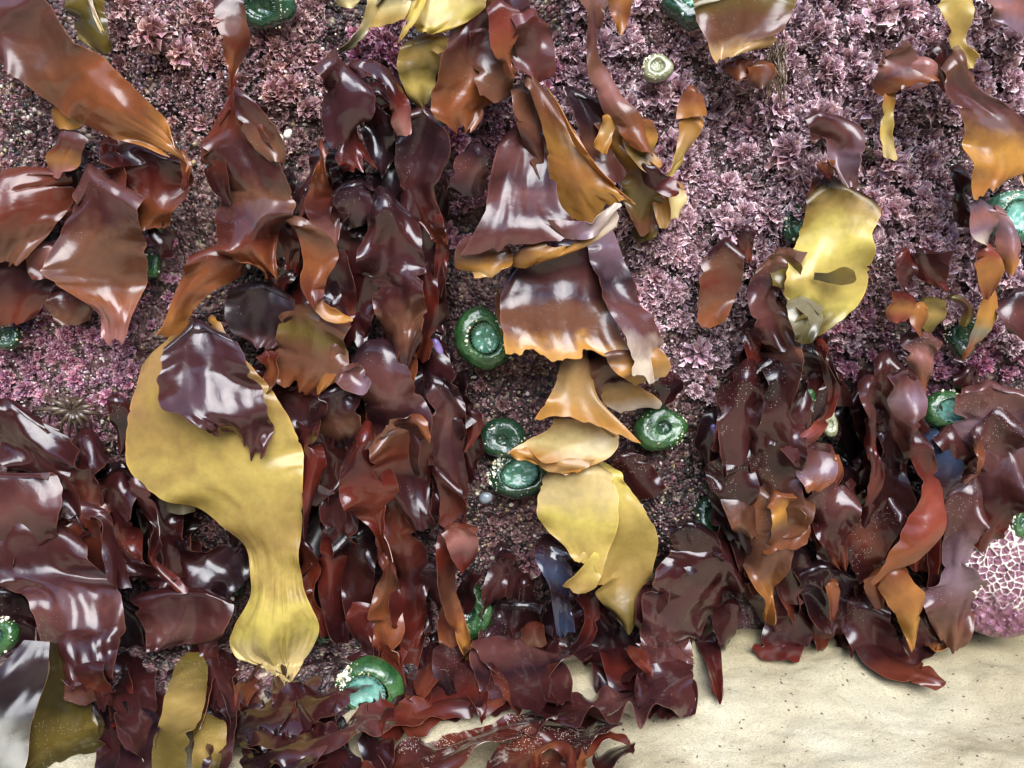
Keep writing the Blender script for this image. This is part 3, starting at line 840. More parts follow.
# ------------------------------------------------------------------ lower left
FR("large maroon sheet with ragged edge over the pink turf at lower left",
   p('maroon maroon plum maroon', "-20,395 -20,430 10,468 40,500 75,520", "20,398 60,438 95,470 105,500 92,532", h=(3.6, 3.4), b=.8, r=.6, n=.4, j=.04))
FR("plum leathery frond with scalloped edge on the left border below mid height",
   p('plum plum mauve plum maroon', "-30,470 -35,500 -30,530 -20,556", "20,468 50,478 66,510 54,548", h=(6, 5.6), b=.7, r=.5, n=.3, j=.05))
FR("great maroon frond spreading like a skirt at the lower left",
   p('plum maroon plum mauve maroon plum', "-30,520 -20,575 30,600 38,640 35,648 60,690", "70,500 92,560 122,590 128,625 118,650 112,706", h=([6, 8, 11.5, 14], [5, 7, 10, 12.5]), b=1.3, r=.5, n=.4, fold=.4, j=.02, ej=.06),
   p('plum maroon', "76,500 96,520 104,545 112,580", "96,505 116,535 122,560 128,600", h=([5, 7, 10], [4.6, 6, 9]), b=.5, r=.4, part="side_lobe"),
   p('maroon redbrown mauve', "60,668 58,690 72,704", "104,660 112,690 100,708", h=13.5, b=.6, r=.2, rd=.3, hg=-10, part="front_lobe"))
FR("dark purple frond hanging at the left border under the maroon skirt",
   p('dark maroon plum', "-30,575 -30,620 -20,690", "40,590 46,640 30,700", h=4, b=.7, n=.5, r=.4, dust=.1))
FR("wide dark olive kelp blade with a pale blue sheen at the bottom left corner",
   p('grape dark moss moss', "24,640 -18,690 -50,740 -70,800", "50,642 47,680 30,728 26,768 12,800", h=([14, 17, 20, 23.5], [13.5, 16, 18.5, 21.5]), b=.45, r=.03, n=.12, j=.004, dust=.08, hg=-10, rough=.27, sm=.5, rd=0, top=0),
   p('moss moss olive moss', "49,642 46,680 29,728 25,768 11,800", "66,645 84,675 92,715 104,760 112,800", h=([13.5, 16, 18.5, 21.5], [10.5, 11.5, 13, 15.5]), b=0, r=.1, n=.08, j=.012, dust=.12, hg=-10, rough=.2, sm=.3, rd=0, top=0))
FR("curly dark red ribbon with a pale scalloped rim left of the mustard-yellow blade",
   p('maroon maroon red maroon maroon', "106,468 98,500 104,540 120,572 150,588", "138,480 136,500 140,540 158,565 196,584", h=(5, 4.4), b=-.8, r=.9, n=.5, f=5),
   p('plum maroon maroon red', "130,476 132,505 150,535 148,560 160,585", "142,480 158,510 166,540 156,562 190,588", h=(6, 6), b=.6, r=.5, n=.3, part="inner_curl"))
FR("purple-red saddle frond hanging below the curly ribbon",
   p('maroon plum mauve plum', "128,586 136,612 148,640 150,646", "228,588 232,612 218,640 196,650", h=(6.4, 6.4), b=.9, r=.45, n=.3, fold=.5, ej=.08),
   p('plum redbrown redbrown pink', "196,640 204,668 198,700 190,740", "216,634 218,668 212,690 204,730", h=5.6, b=.5, r=.5, n=.4, dust=.15, part="tail"))
FR("narrow dark strip with bright glints between the turf and the mustard-yellow blade",
   p('maroon dark maroon', "108,388 112,420 118,450", "128,400 138,425 124,456", h=3.4, b=.6, n=.4, rough=.1))
FR("dark puckered frond near the left shoulder of the mustard-yellow blade",
   p('dark grape dark', "96,470 90,500 100,530", "130,455 150,480 140,510", h=3, b=.6, n=.6, rough=.12))
FR("olive-brown strap dusted with sand hanging at the bottom left",
   p('olive ochre olive olive', "180,652 168,690 156,735 150,790", "208,652 206,700 190,745 180,790", h=(6, 6), b=.5, r=.15, n=.12, dust=.15, hg=2.5))
FR("short rounded olive strap beside the sand-dusted olive one at the bottom",
   p('olive ochre moss', "192,716 194,745 190,785", "216,712 226,735 216,785", h=5, b=.5, n=.15, dust=.12, hg=2))
FR("dark violet frond standing at the bottom edge left of the olive straps",
   p('dark grape plum', "128,706 120,740 110,790", "160,704 158,740 150,790", h=4.6, b=.9, n=.4, hg=2.2))
FR("black-red frond in the gap right of the maroon skirt",
   p('black maroon black', "96,690 96,730 92,790", "128,694 130,735 128,790", h=3.6, b=.6, n=.5, hg=1.5))
FR("dark crumpled frond under the arch of the mustard-yellow blade",
   p('dark maroon grape dark', "160,552 180,575 205,590 232,600", "176,530 205,548 236,556 250,574", h=3, b=.6, n=.7, r=.6))
FR("wine frond left of the mustard-yellow foot in the shade",
   p('maroon maroon plum', "216,650 222,680 230,712", "240,640 262,675 262,710", h=3, b=.6, n=.5, r=.5))

# ------------------------------------------------------------------ bottom centre, lying on the sand
FR("dark wine strap sweeping from bottom left centre up to the green anemone",
   p('dark maroon maroon plum', "225,730 262,706 310,686 352,668", "235,752 285,738 340,712 378,692", h=2.2, b=.7, n=.5, r=.5, hg=1.6, rough=.12))
FR("long glossy purple-brown strap lying along the bottom left of centre",
   p('dark plum plum mauve red redbrown', "236,756 290,742 335,722 375,706 420,700 452,706", "246,776 300,770 350,748 398,732 430,722 458,718", h=2.2, b=.8, n=.5, r=.4, hg=1.8, rough=.13))
FR("grey-blue wet frond at the bottom edge left of centre",
   p('grape grape mauve', "252,768 262,752 285,742", "300,790 318,765 330,758", h=2, b=.6, n=.5, hg=2.2, rough=.12))
FR("red-brown strap crossing the sand patch at bottom centre",
   p('redbrown red plum redbrown', "398,722 430,705 462,700 500,690", "412,742 440,722 480,716 512,704", h=2, b=.5, n=.4, hg=1.3))
FR("sand-dusted red frond spread flat along the bottom edge",
   p('redbrown plum redbrown red plum', "345,768 400,742 455,725 505,712 545,700", "400,800 440,778 490,760 532,744 566,728", h=2, b=.5, n=.5, r=.4, hg=1.4, dust=.42))
FR("rust-brown frond flat at the bottom edge right of the dusty one",
   p('plum redbrown plum maroon', "470,775 510,742 550,722 585,702", "520,800 560,776 600,750 628,728", h=2, b=.5, n=.5, r=.4, hg=1.7, dust=.4))
FR("small rust ring-shaped curl at the bottom edge right of centre",
   q('red rust redbrown red', "536,775,12 538,755,11 552,745,11 568,752,11 572,772,11", h=2, b=-.4, n=.2, hg=2.6))
FR("short red curl beside the ring-shaped one at the bottom edge",
   q('rust red redbrown', "580,768,10 590,744,12 608,735,10 628,742,6", h=2, b=.4, n=.3, hg=2.6))
FR("crumpled deep red frond at the bottom edge next to the open sand",
   p('maroon dark maroon', "588,752 612,742 636,738", "600,790 620,772 634,764", h=2, b=.6, n=.7, hg=1.6))
FR("glossy purple frond mound left of the pool of sand at the bottom centre",
   p('plum mauve grape plum maroon', "480,640 470,665 478,690 500,706", "540,628 556,655 570,680 574,705", h=2.2, b=1.2, n=.6, r=.5, hg=2.0, rough=.13))
FR("dark maroon frond lying left of the purple mound at the wall foot",
   p('maroon plum red maroon', "425,668 432,688 430,705 440,716", "478,655 492,675 490,695 486,712", h=2.2, b=.8, n=.6, r=.5, hg=1.4))
FR("wide glossy maroon frond lying flat below the purple mound",
   p('maroon plum mauve purple plum', "520,700 552,690 600,682 650,672 685,660", "556,730 590,728 632,726 668,714 694,700", h=2.4, b=.9, n=.55, r=.6, f=5, hg=2.3, rough=.13))
FR("huge dark maroon frond pouring over the wall foot onto the open sand",
   p('maroon maroon plum purple mauve plum maroon', "700,526 668,552 642,585 640,620 640,655 636,690 634,716", "738,548 742,590 716,620 695,645 694,670 698,694 684,716", h=([4, 4.5, 4.5, 3.5], [3.5, 3.5, 3.5, 3]), b=1.3, r=.35, f=6, n=.6, hg=2.2, rough=.13),
   p('plum mauve maroon', "648,580 636,600 634,625", "668,585 664,605 656,622", h=5.4, b=.9, n=.4, part="puckered_lobe"))
FR("dark folded frond above the huge maroon one beside the wall grit",
   p('dark maroon grape', "668,520 672,545 690,575", "706,520 722,545 728,575", h=5, b=.8, n=.7, r=.5, rough=.12))
FR("small red wedge frond standing up in the middle of the bottom heap",
   p('redbrown red brightred', "622,646 632,660 648,672", "640,646 648,660 654,680", h=2.4, b=.3, n=.1, hg=3.6))
FR("dark red tumbled frond behind the red wedge in the bottom heap",
   p('maroon red maroon', "598,650 602,670 612,688", "636,646 644,668 650,690", h=2, b=.8, n=.6, hg=2.0))
FR("brown scrap left of the blue-black strip near the wall foot",
   p('redbrown brown', "522,624 520,645", "544,620 546,645", h=3.6, b=.4, n=.2))
FR("dark maroon tumble under the tip of the lemon-yellow frond",
   p('maroon dark maroon maroon', "565,600 570,630 585,660 600,690", "610,600 640,630 650,655 645,690", h=2, b=.8, n=.8, r=.6, hg=1.2))
FR("wine red strand pair left of the lemon-yellow tip in shadow",
   q('maroon red maroon', "578,586,18 592,610,16 586,636,14 572,650,10", h=3.4, b=.6, n=.5))
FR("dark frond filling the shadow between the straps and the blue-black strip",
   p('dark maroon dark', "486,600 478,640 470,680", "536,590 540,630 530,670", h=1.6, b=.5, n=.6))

# ------------------------------------------------------------------ right half, upper
FR("olive-brown kelp blade with a pale creased hem at the top right of centre",
   p('olive brown brown tan', "690,-14 698,20 706,45 715,66", "800,-14 792,14 776,36 748,46", h=(4.6, 4.2), b=1.0, r=.3, n=.25, fold=.4, ej=.05))
FR("pair of tiny rust-red leaflets under the olive-brown kelp hem",
   p('redbrown rust', "735,54 728,66 734,80", "750,56 750,70 742,82", h=3.2, b=.5, rd=.3),
   p('rust brown', "752,62 748,78 756,90", "768,58 774,72 766,88", h=3.4, b=.6, rd=.3))
FR("pinkish brown bent frond with a yellow tail in the upper right turf",
   p('brown pink mauve rust', "876,50 884,70 882,86 894,92", "892,48 910,56 924,72 930,84", h=(4.6, 4), b=.7, r=.3, n=.3, j=.03),
   p('pink mauve', "908,56 906,72 900,92", "934,58 936,76 920,88", h=4.8, b=.4, n=.3),
   p('amber yellow yellow cream', "885,90 882,115 880,135 884,158", "896,92 894,116 892,136 898,160", h=3.6, b=.3, n=.15, r=.2, part="yellow_tail"))
FR("bright mustard kelp strip hanging from the top edge near the right corner",
   p('yellow ochre yellow', "940,-12 942,16 952,40 968,70", "975,-12 970,22 966,44 978,60", h=(5, 4.6), b=.5, r=.2, n=.1))
FR("pale pink glossy frond in the top right corner",
   p('mauve pink lilac', "980,-12 984,10 988,24", "1040,-12 1040,12 1036,38", h=4.4, b=.8, n=.4, r=.3))
FR("large purple-to-orange frond entering the right edge near the top",
   p('brown mauve mauve brown amber orange', "950,44 943,78 944,100 960,128 966,165 972,196", "962,48 985,88 1015,108 1050,140 1050,165 1020,178", h=([5.5, 6, 6.5], [5, 6, 6]), b=1.3, r=.3, n=.25, ej=.05, rd=0))
FR("dark rust frond behind the stem of the large right-edge frond",
   p('plum redbrown', "936,44 934,66 944,92", "950,40 954,60 950,88", h=3.6, b=.4, n=.2))
FR("pale lilac scrap hanging below the large right-edge frond",
   p('lilac pink lilac pale', "972,198 966,215 968,236 980,244", "990,200 1000,214 998,232 990,246", h=4.8, b=.5, r=.3, n=.3))
FR("long pinkish frond running down beside the pale lilac scrap at the right edge",
   p('pink lilac pink orange', "990,205 1000,225 998,245 1004,270", "1000,202 1016,228 1020,252 1010,275", h=4.2, b=.5, n=.3, r=.2))
FR("orange strap twisting down the right side to a thin curved tail",
   p('brightred orange orange rust', "980,240 974,262 980,285 985,300", "998,248 1002,262 1000,278 992,296", h=5, b=.6, n=.3),
   p('orange amber grey rust', "986,286 980,308 975,328 962,358", "996,290 998,310 990,330 966,358", h=4, b=.5, n=.25, r=.2, part="curved_tail"))
FR("dark maroon frond in the shade left of the pale lilac scrap",
   p('maroon dark plum', "950,160 952,190 956,225", "968,165 974,195 972,228", h=3, b=.5, n=.4))
FR("purple cap frond bent over the top of the bright yellow right-hand frond",
   p('plum mauve mauve lilac mauve', "812,112 806,130 824,136 828,160 832,175", "838,110 862,126 860,150 856,170 862,194", h=([4.6, 6], [5, 6.2]), b=1.0, r=.35, n=.35, j=.02),
   p('rust red', "826,158 820,166 826,176", "834,160 834,172 832,182", h=6, b=.2, part="torn_edge"))
FR("bright yellow frond hanging in the upper right turf",
   p('dark ochre lemon lemon yellow lemon olive', "818,172 806,205 803,238 788,262 784,290 800,318", "846,178 880,204 870,235 872,262 866,300 822,336", h=([4.4, 5.2, 5.6], [4.4, 5, 5.4]), b=1.0, r=.35, n=.22, fold=.2, j=.02, ej=.05, rd=0))  # dark first stop paints the purple cap's shadow onto the blade top
FR("grey-green translucent tip below the bright yellow frond",
   p('grey grey moss', "786,290 788,318 795,345", "822,300 826,318 812,342", h=6.3, b=.6, n=.4, r=.4))
FR("small olive leaf scrap stuck across the bright yellow frond", q('moss olive olive', "814,276,7 828,278,10 845,276,17 858,277,9", h=(6.6, 6.8), b=.2, n=.1, r=.1, top=0))
FR("rust strip along the upper left side of the bright yellow frond",
   q('maroon rust orange', "818,176,8 812,196,9 806,214,8", h=4.2, b=.2, n=.1))
FR("flat brown-red leaf standing alone left of the bright yellow frond",
   p('maroon brown redbrown brown rust', "712,236 703,262 698,295 698,330", "738,238 744,262 738,292 722,326", h=(3.6, 3.8), b=.7, r=.2, n=.2, ej=.03))
FR("small dark red shred above the flat brown-red leaf",
   p('maroon redbrown', "736,222 738,240 746,262", "752,226 752,244 752,262", h=2.6, b=.3, n=.4))
FR("purple strap frond left of the bright yellow frond tip",
   p('brown purple mauve mauve plum', "764,258 750,285 748,308 755,330 762,350", "786,246 784,278 776,300 790,322 792,345", h=(4.2, 4.4), b=.8, r=.4, n=.35))
FR("olive-brown lobe between the purple strap and the yellow frond",
   p('brown olive olive', "776,244 770,265 772,286", "794,250 798,272 794,290", h=4.8, b=.5, n=.3))
FR("curled dark red frond cluster low in the upper right turf",
   p('red plum mauve plum', "900,246 894,262 896,282 902,294", "914,250 920,268 914,282 912,296", h=3.6, b=.8, n=.6, r=.6),
   p('maroon mauve red', "918,244 916,262 926,284", "934,252 944,272 950,292", h=3.4, b=.6, n=.5, r=.6))
FR("vivid orange-red bent leaf beneath the curled dark red cluster",
   p('red orange brightred', "898,292 884,306 888,322", "916,294 914,310 904,324", h=4.4, b=.6, n=.25),
   p('orange rust', "914,304 908,320 916,336", "926,300 930,318 924,334", h=4.2, b=.4, n=.2))
FR("olive disc-shaped leaf behind the vivid orange-red leaf",
   p('olive ochre olive', "918,296 914,314 920,332", "938,296 944,314 936,334", h=3.4, b=.6, rd=.35))
FR("pale brown sandy frond hanging under the vivid orange-red leaf",
   p('mauve pink brown rust', "896,332 902,350 912,372 918,398", "932,330 934,350 930,374 926,398", h=3.8, b=.8, n=.4, r=.4, dust=.1))
FR("small olive crescent frond near the orange strap tail",
   q('olive brown olive', "946,298,8 962,300,8 970,312,8 964,326,6", h=3, b=.3, n=.2))

# ------------------------------------------------------------------ right half, lower cluster
FR("broad dark wine frond forming the core of the right cluster",
   p('dark maroon plum maroon dark brown', "760,345 738,385 728,430 722,470 724,510 740,540", "812,330 826,370 812,420 808,460 805,500 790,538", h=(4, 4), b=1.2, r=.6, n=.7, j=.03, dust=.15))
FR("brick-red strip with a pale rim curving down the right of the wine core",
   p('red maroon red brightred red', "812,338 824,370 826,400 808,430 780,448", "822,336 834,372 837,400 826,430 796,452", h=(5.2, 6), b=.5, r=.35, n=.2, dust=.12))
FR("grey-lilac curled frond below the brick-red strip",
   p('plum mauve lilac rust', "784,446 790,462 800,480 806,492", "830,436 838,452 836,470 820,486", h=(6, 6), b=.9, r=.4, n=.3, dust=.12),
   q('rust redbrown', "835,455,8 838,470,8 836,484,4", h=5.6, b=.2, part="thin_tip"))
FR("orange-brown translucent frond hanging to a point in the right cluster",
   p('brown rust brown brown orange orange', "740,480 738,515 740,550 750,580 764,600 765,625", "800,486 806,512 792,545 780,578 776,600 770,624", h=(4.8, 4.8), b=.8, r=.5, n=.4, ej=0, dust=.12))
FR("wavy amber-edged frill on top of the orange-brown hanging frond",
   p('rust amber brown rust', "762,492 770,510 768,535 762,560", "784,488 800,505 812,525 806,545", h=(5.6, 6), b=.5, r=.6, n=.3))
FR("mauve frond on the left flank of the right cluster",
   p('maroon mauve plum maroon', "726,395 716,425 718,455 724,480", "750,395 746,430 744,455 746,480", h=4.8, b=.9, n=.5, r=.5))
FR("dark scrap with sky glints over the wine core",
   p('grape mauve plum', "764,372 762,395 768,420", "784,376 788,398 786,424", h=5.6, b=.6, n=.5, r=.3, rough=.12))
FR("small crimson curl beside the purple strap in the right cluster",
   q('maroon red maroon', "748,320,22 752,345,16 756,372,14 752,398,8", h=3.4, b=.6, n=.5))
FR("glossy lilac-brown frond right of the orange-brown hanging one",
   p('plum mauve maroon plum redbrown', "812,470 806,500 812,530 832,560 842,572", "858,462 858,500 852,530 850,550 848,575", h=(4, 4), b=1.1, n=.5, r=.5, rough=.13, dust=.1))
FR("speckled dark red frond curving left beneath the black gap",
   p('maroon maroon redbrown maroon', "880,470 862,495 845,520 836,545", "900,500 892,525 880,560 866,590", h=3, b=.8, n=.4, dust=.15))
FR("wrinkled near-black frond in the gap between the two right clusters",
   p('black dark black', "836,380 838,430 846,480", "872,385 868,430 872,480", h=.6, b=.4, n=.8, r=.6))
FR("slender purple frond at the left of the second right cluster",
   p('plum mauve maroon red', "862,372 858,395 866,425 864,460", "882,378 882,400 878,430 872,458", h=4.2, b=.8, n=.5, r=.5))
FR("grey-mauve frond tip in the middle of the second right cluster",
   p('maroon mauve lilac mauve plum', "894,366 888,390 892,412 898,432", "914,366 926,388 924,410 912,432", h=5.8, b=.9, r=.35, n=.35))
FR("long coral-red strap curving down the second right cluster",
   p('plum red brightred brightred rust rust', "900,425 912,460 920,495 905,530 886,560 866,590", "920,428 936,462 944,500 940,532 918,558 886,577", h=([5, 6, 6.4], [5, 5.5, 6]), b=.8, r=.2, n=.06))
FR("amber-orange pointed frond at the foot of the coral-red strap",
   p('rust orange orange amber amber', "878,568 880,592 892,610 902,628 910,652", "902,556 912,580 924,594 920,620 912,652", h=(5.6, 5.6), b=.7, r=.2, n=.2, ej=0),
   p('rust redbrown', "868,576 864,588 876,610", "886,562 890,585 888,606", h=4.6, b=.4))
FR("dark red shade frond left of the coral-red strap",
   p('maroon dark maroon', "872,400 876,440 872,480 866,520", "900,410 902,450 906,490 890,520", h=3, b=.6, n=.6, r=.5, dust=.1))
FR("narrow plum strand dangling between the two right clusters",
   q('plum red maroon', "870,440,12 876,470,12 872,500,12 864,530,8", h=4.6, b=.4, n=.5))
FR("red fold with glints behind the coral-red strap",
   p('red maroon red', "920,500 910,540 912,572", "944,500 940,535 930,570", h=3.4, b=.7, n=.5, r=.5, rough=.12))
FR("smooth blue iridescent frond under the turquoise anemone",
   p('blue blue grape maroon', "922,426 914,450 920,480 930,510", "944,426 960,452 956,485 942,512", h=([2.6, 3.6, 4.6], [2.6, 3.4, 4.4]), b=.5, r=.1, n=.15, rd=.15, rough=.1))
FR("ruffled dusty lilac frond at the right edge below mid height",
   p('mauve mauve lilac mauve plum', "968,378 958,402 964,435 972,462 986,480", "1010,380 1042,405 1045,440 1040,470 1030,500", h=(4.6, 4.4), b=1.0, r=.6, n=.6, j=.04, dust=.1))
FR("dark plum leaf on the right edge above the ruffled lilac frond",
   p('grape mauve plum', "1005,290 996,312 1008,336", "1036,285 1040,310 1036,340", h=4, b=.7, n=.4))
FR("rust rim strip along the left of the ruffled lilac frond",
   q('plum rust brown', "972,430,9 980,452,11 976,472,9 964,484,5", h=5, b=.3, n=.2))
FR("translucent mauve frond ending in a brown flare near the white-netted mound",
   p('plum mauve lilac lilac mauve brown', "956,470 944,500 946,540 940,580 922,600 944,646", "994,478 990,508 972,535 974,570 988,590 958,656", h=(4.6, 4.6), b=.9, r=.5, n=.45, j=.03, ej=.04, dust=.1))
FR("dark maroon frond hanging at the right edge above the white-netted mound",
   p('maroon plum red maroon', "996,480 998,505 1004,530 1000,545", "1040,480 1042,510 1040,530 1032,540", h=(3.8, 3.8), b=.8, n=.6, r=.6))
FR("purple glossy frond left of the translucent mauve one in shade",
   p('maroon grape maroon', "930,510 924,545 918,580", "952,510 950,550 946,590", h=3, b=.7, n=.6, r=.4, rough=.12))
FR("dark crinkled heap of frond at the foot of the right cluster",
   p('dark grape dark maroon', "790,560 800,590 806,612 818,630", "850,560 862,590 866,612 860,635", h=3, b=.9, n=.9, r=.6, hg=2, rough=.12))
FR("deep maroon frond lying on the sand right of the huge one",
   p('maroon plum maroon red', "778,600 770,622 756,644 750,656", "806,606 812,628 804,650 800,664", h=2.2, b=.7, n=.4, r=.4, hg=1.2))
FR("small dark frond curl touching the sand beside the huge maroon one",
   p('maroon plum maroon', "720,600 714,620 718,645", "740,600 738,624 730,648", h=2.6, b=.6, n=.4, hg=1.5))
FR("long flat red-brown frond ending in a point on the sand",
   p('plum plum maroon redbrown redbrown', "836,596 842,630 862,664 900,682 945,689", "868,592 890,624 908,652 925,668 946,684", h=2.4, b=.4, r=.3, n=.4, hg=1.2, ej=0, dust=.12))
FR("little brown upright leaf over the crinkled heap",
   q('rust redbrown', "832,578,12 834,600,14 832,620,5", h=4.6, b=.4, n=.2, hg=3))
FR("dark purple frond on the sand right of the amber-orange point",
   p('plum mauve plum', "902,610 906,640 912,664", "930,606 940,636 934,662", h=2.4, b=.6, n=.5, hg=1.0, dust=.1))
FR("small rust curl at the sand edge under the translucent mauve frond",
   q('rust orange redbrown', "926,640,8 936,650,9 944,646,8 946,636,5", h=2.4, b=.3, n=.2, hg=1.8))
FR("maroon frond bridging the orange-brown point and the crinkled heap",
   p('dark maroon plum', "784,540 780,570 776,600", "810,545 812,575 806,605", h=3, b=.7, n=.6, r=.4))
FR("dark frond hanging left of the orange-brown point near the green anemone",
   p('maroon grape maroon', "724,500 728,535 738,570", "748,505 752,540 750,575", h=3, b=.7, n=.6, r=.4))
FR("small red-brown leaf pressed on the turf at the far left middle",
   p('maroon plum', "-12,560 -10,572", "18,556 16,570", h=6.2, b=.3))

# ------------------------------------------------------------------ long ribbons that knit the curtains together
FR("long wine ribbon in the left curtain just right of the grey-blue sliver", q('maroon plum maroon red', "312,190,26 322,240,38 336,290,44 330,345,30", h=(2.6, 3.2), b=.7, r=.5, n=.4))
FR("long dark ribbon hanging between the looping rim and the puckered purple frond", q('dark plum maroon maroon', "352,150,24 350,210,42 356,280,46 348,350,34", h=(3.0, 2.6), b=.7, r=.5, n=.5, rough=.14))
FR("slim purple ribbon left of the thin dark red tail by the central bell", q('plum purple maroon', "408,150,22 418,210,34 428,280,36 436,340,22", h=(2.6, 3), b=.7, r=.5, n=.4))
FR("dark ribbon falling beside the small violet mussel shell", q('maroon grape plum maroon', "430,330,20 440,390,32 446,450,38 452,520,26", h=(2.8, 2.2), b=.7, r=.6, n=.4))
FR("wavy maroon ribbon running down the middle of the left curtain", q('plum maroon redbrown maroon red', "398,380,30 404,440,42 396,510,44 410,590,34 404,660,18", h=(3.2, 3.8), b=.8, r=.7, n=.4))
FR("narrow dark red ribbon at the left side of the twisted red-brown strap", q('maroon red maroon', "346,470,22 340,530,34 334,590,30 344,650,18", h=(3.2, 2.6), b=.7, r=.6, n=.4))
FR("plum ribbon tucked right of the red ribbon beside the mustard blade", q('plum maroon plum', "318,360,24 326,420,36 334,480,36 340,540,24", h=(3.0, 3.0), b=.7, r=.5, n=.4))
FR("ruffled maroon ribbon under the plum leathery frond on the left border", q('maroon redbrown maroon', "84,430,26 92,480,44 84,540,46 96,600,30", h=(3.4, 4), b=.9, r=.8, n=.4))
FR("glossy wine ribbon between the curly ribbon and the mustard-yellow shoulder", q('maroon maroon plum', "140,470,26 160,520,40 176,560,38 196,610,24", h=(3, 3.4), b=.8, r=.6, n=.5, rough=.14))
FR("dark wrinkled ribbon at the foot of the mustard-yellow blade's left side", q('dark maroon plum', "176,560,28 196,610,44 214,660,42 236,720,28", h=(2, 2.6), b=.8, r=.6, n=.6, hg=1.4))
FR("ragged brown-red ribbon forming the left side of the right cluster", q('maroon plum maroon dark', "752,360,26 738,420,44 732,480,48 744,550,30", h=(5.0, 4.6), b=.8, r=.7, n=.4, dust=.15))
FR("ragged maroon ribbon down the middle of the right cluster", q('dark plum maroon brown', "790,350,30 784,410,46 776,470,50 784,540,34", h=(4.8, 5.2), b=.9, r=.7, n=.45, dust=.15))
FR("deep red ribbon behind the grey-mauve tip of the second right cluster", q('plum red maroon maroon', "886,350,20 890,410,36 886,480,40 896,550,26", h=(3.4, 3.0), b=.8, r=.6, n=.5))
FR("purple ribbon between the blue iridescent frond and the translucent mauve one", q('plum grape maroon', "948,420,18 956,470,34 948,530,36 934,590,24", h=(3.2, 3.4), b=.8, r=.6, n=.4))
FR("dusty plum ribbon right of the translucent mauve frond", q('plum mauve maroon red', "1000,400,26 996,450,44 986,500,42 980,545,26", h=(4.4, 4.2), b=.8, r=.7, n=.4, dust=.15))
FR("brown ribbon running from the purple strap down into the right cluster", q('brown plum maroon', "774,300,24 780,350,40 768,400,44 760,450,28", h=(4.0, 4.6), b=.8, r=.5, n=.4))
FR("torn wine ribbon lying in front of the wall foot left of the huge maroon frond", q('maroon plum red maroon', "452,640,26 500,660,42 540,664,44 590,650,26", h=2.4, b=.8, r=.7, n=.5, hg=1.6))
FR("flat maroon ribbon filling the left corner of the bottom straps", q('dark plum maroon', "216,700,30 260,730,44 300,742,44 350,760,30", h=2.4, b=.7, r=.6, n=.5, hg=1.2))
FR("dark folded ribbon between the maroon skirt and the saddle frond", q('dark maroon plum', "120,600,26 136,650,44 134,700,46 140,760,34", h=(3.2, 3.8), b=.9, r=.6, n=.5, hg=1.6))

# ------------------------------------------------------------------ deep layer: small dark fronds in the gaps
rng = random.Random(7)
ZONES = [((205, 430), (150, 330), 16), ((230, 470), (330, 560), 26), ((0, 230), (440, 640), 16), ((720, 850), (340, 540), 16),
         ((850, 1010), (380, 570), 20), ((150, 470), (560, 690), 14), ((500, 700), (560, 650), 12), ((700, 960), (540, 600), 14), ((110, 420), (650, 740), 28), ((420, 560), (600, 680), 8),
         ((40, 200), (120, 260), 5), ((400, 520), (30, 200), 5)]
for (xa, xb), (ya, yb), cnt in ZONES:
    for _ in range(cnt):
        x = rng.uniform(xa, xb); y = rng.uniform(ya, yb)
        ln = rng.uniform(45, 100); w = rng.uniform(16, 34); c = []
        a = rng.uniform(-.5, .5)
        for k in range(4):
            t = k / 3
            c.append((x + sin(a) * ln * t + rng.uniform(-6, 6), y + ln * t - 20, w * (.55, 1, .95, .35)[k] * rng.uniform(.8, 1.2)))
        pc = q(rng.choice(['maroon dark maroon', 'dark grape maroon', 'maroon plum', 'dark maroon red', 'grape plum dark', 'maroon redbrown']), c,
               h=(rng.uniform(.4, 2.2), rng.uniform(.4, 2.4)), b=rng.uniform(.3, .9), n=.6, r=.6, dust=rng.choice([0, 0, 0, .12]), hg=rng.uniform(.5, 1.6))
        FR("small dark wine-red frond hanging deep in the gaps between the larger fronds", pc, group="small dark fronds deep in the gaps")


# ------------------------------------------------------------------ coralline turf
def rosette(rs, n=46, rad=.017, narrow=False, nu=5):
    """verts, uv, faces of a clump of small lobed fans, growing along +Z"""
    V = []; UV = []; F = []; off = 0
    g = grid_faces(nu, 3)
    for i in range(n):
        th = rs.rand() * 2 * pi; el = math.acos(1 - rs.rand() * .98)      # hemisphere
        d = np.array([sin(el) * cos(th), sin(el) * sin(th), cos(el)])
        ln = rad * rs.uniform(.55, 1.15)
        a = rs.randn(3); s = np.cross(d, a); s /= np.linalg.norm(s)
        nrm = np.cross(d, s)
        w = ln * (rs.uniform(.10, .2) if narrow else rs.uniform(.12, .32))
        u, v = np.meshgrid(np.linspace(-1, 1, nu), np.linspace(.4, 1, 3))
        lob = 1 + .14 * np.cos(u * 7 + rs.rand() * 6) * v + .10 * rs.randn(*u.shape) * (v > .9)
        wid = w * 1.15 * (.2 + .8 * v ** 1.6)
        c = rs.uniform(-.2, .75)
        P = d * (ln * v * lob * (1 + .06 * u ** 2))[..., None] + s * (wid * u)[..., None] + nrm * (ln * (c * v ** 2 + .12 * np.cos(u * 6 + i) * v + .05 * rs.randn(*u.shape) * v))[..., None]
        V.append(P.reshape(-1, 3)); UV.append(np.stack([(u + 1) / 2, (v - .4) / .6], -1).reshape(-1, 2)); F.append(g + off); off += nu * 3
    return np.vstack(V), np.vstack(UV), np.vstack(F)


rs = np.random.RandomState(5)
TEMPL = [rosette(rs, 150, .0135, False, 3) for _ in range(5)] + [rosette(rs, 90, .0150, False, 4) for _ in range(4)]
TNAR = [rosette(rs, 60, .018, True, 3) for _ in range(3)]


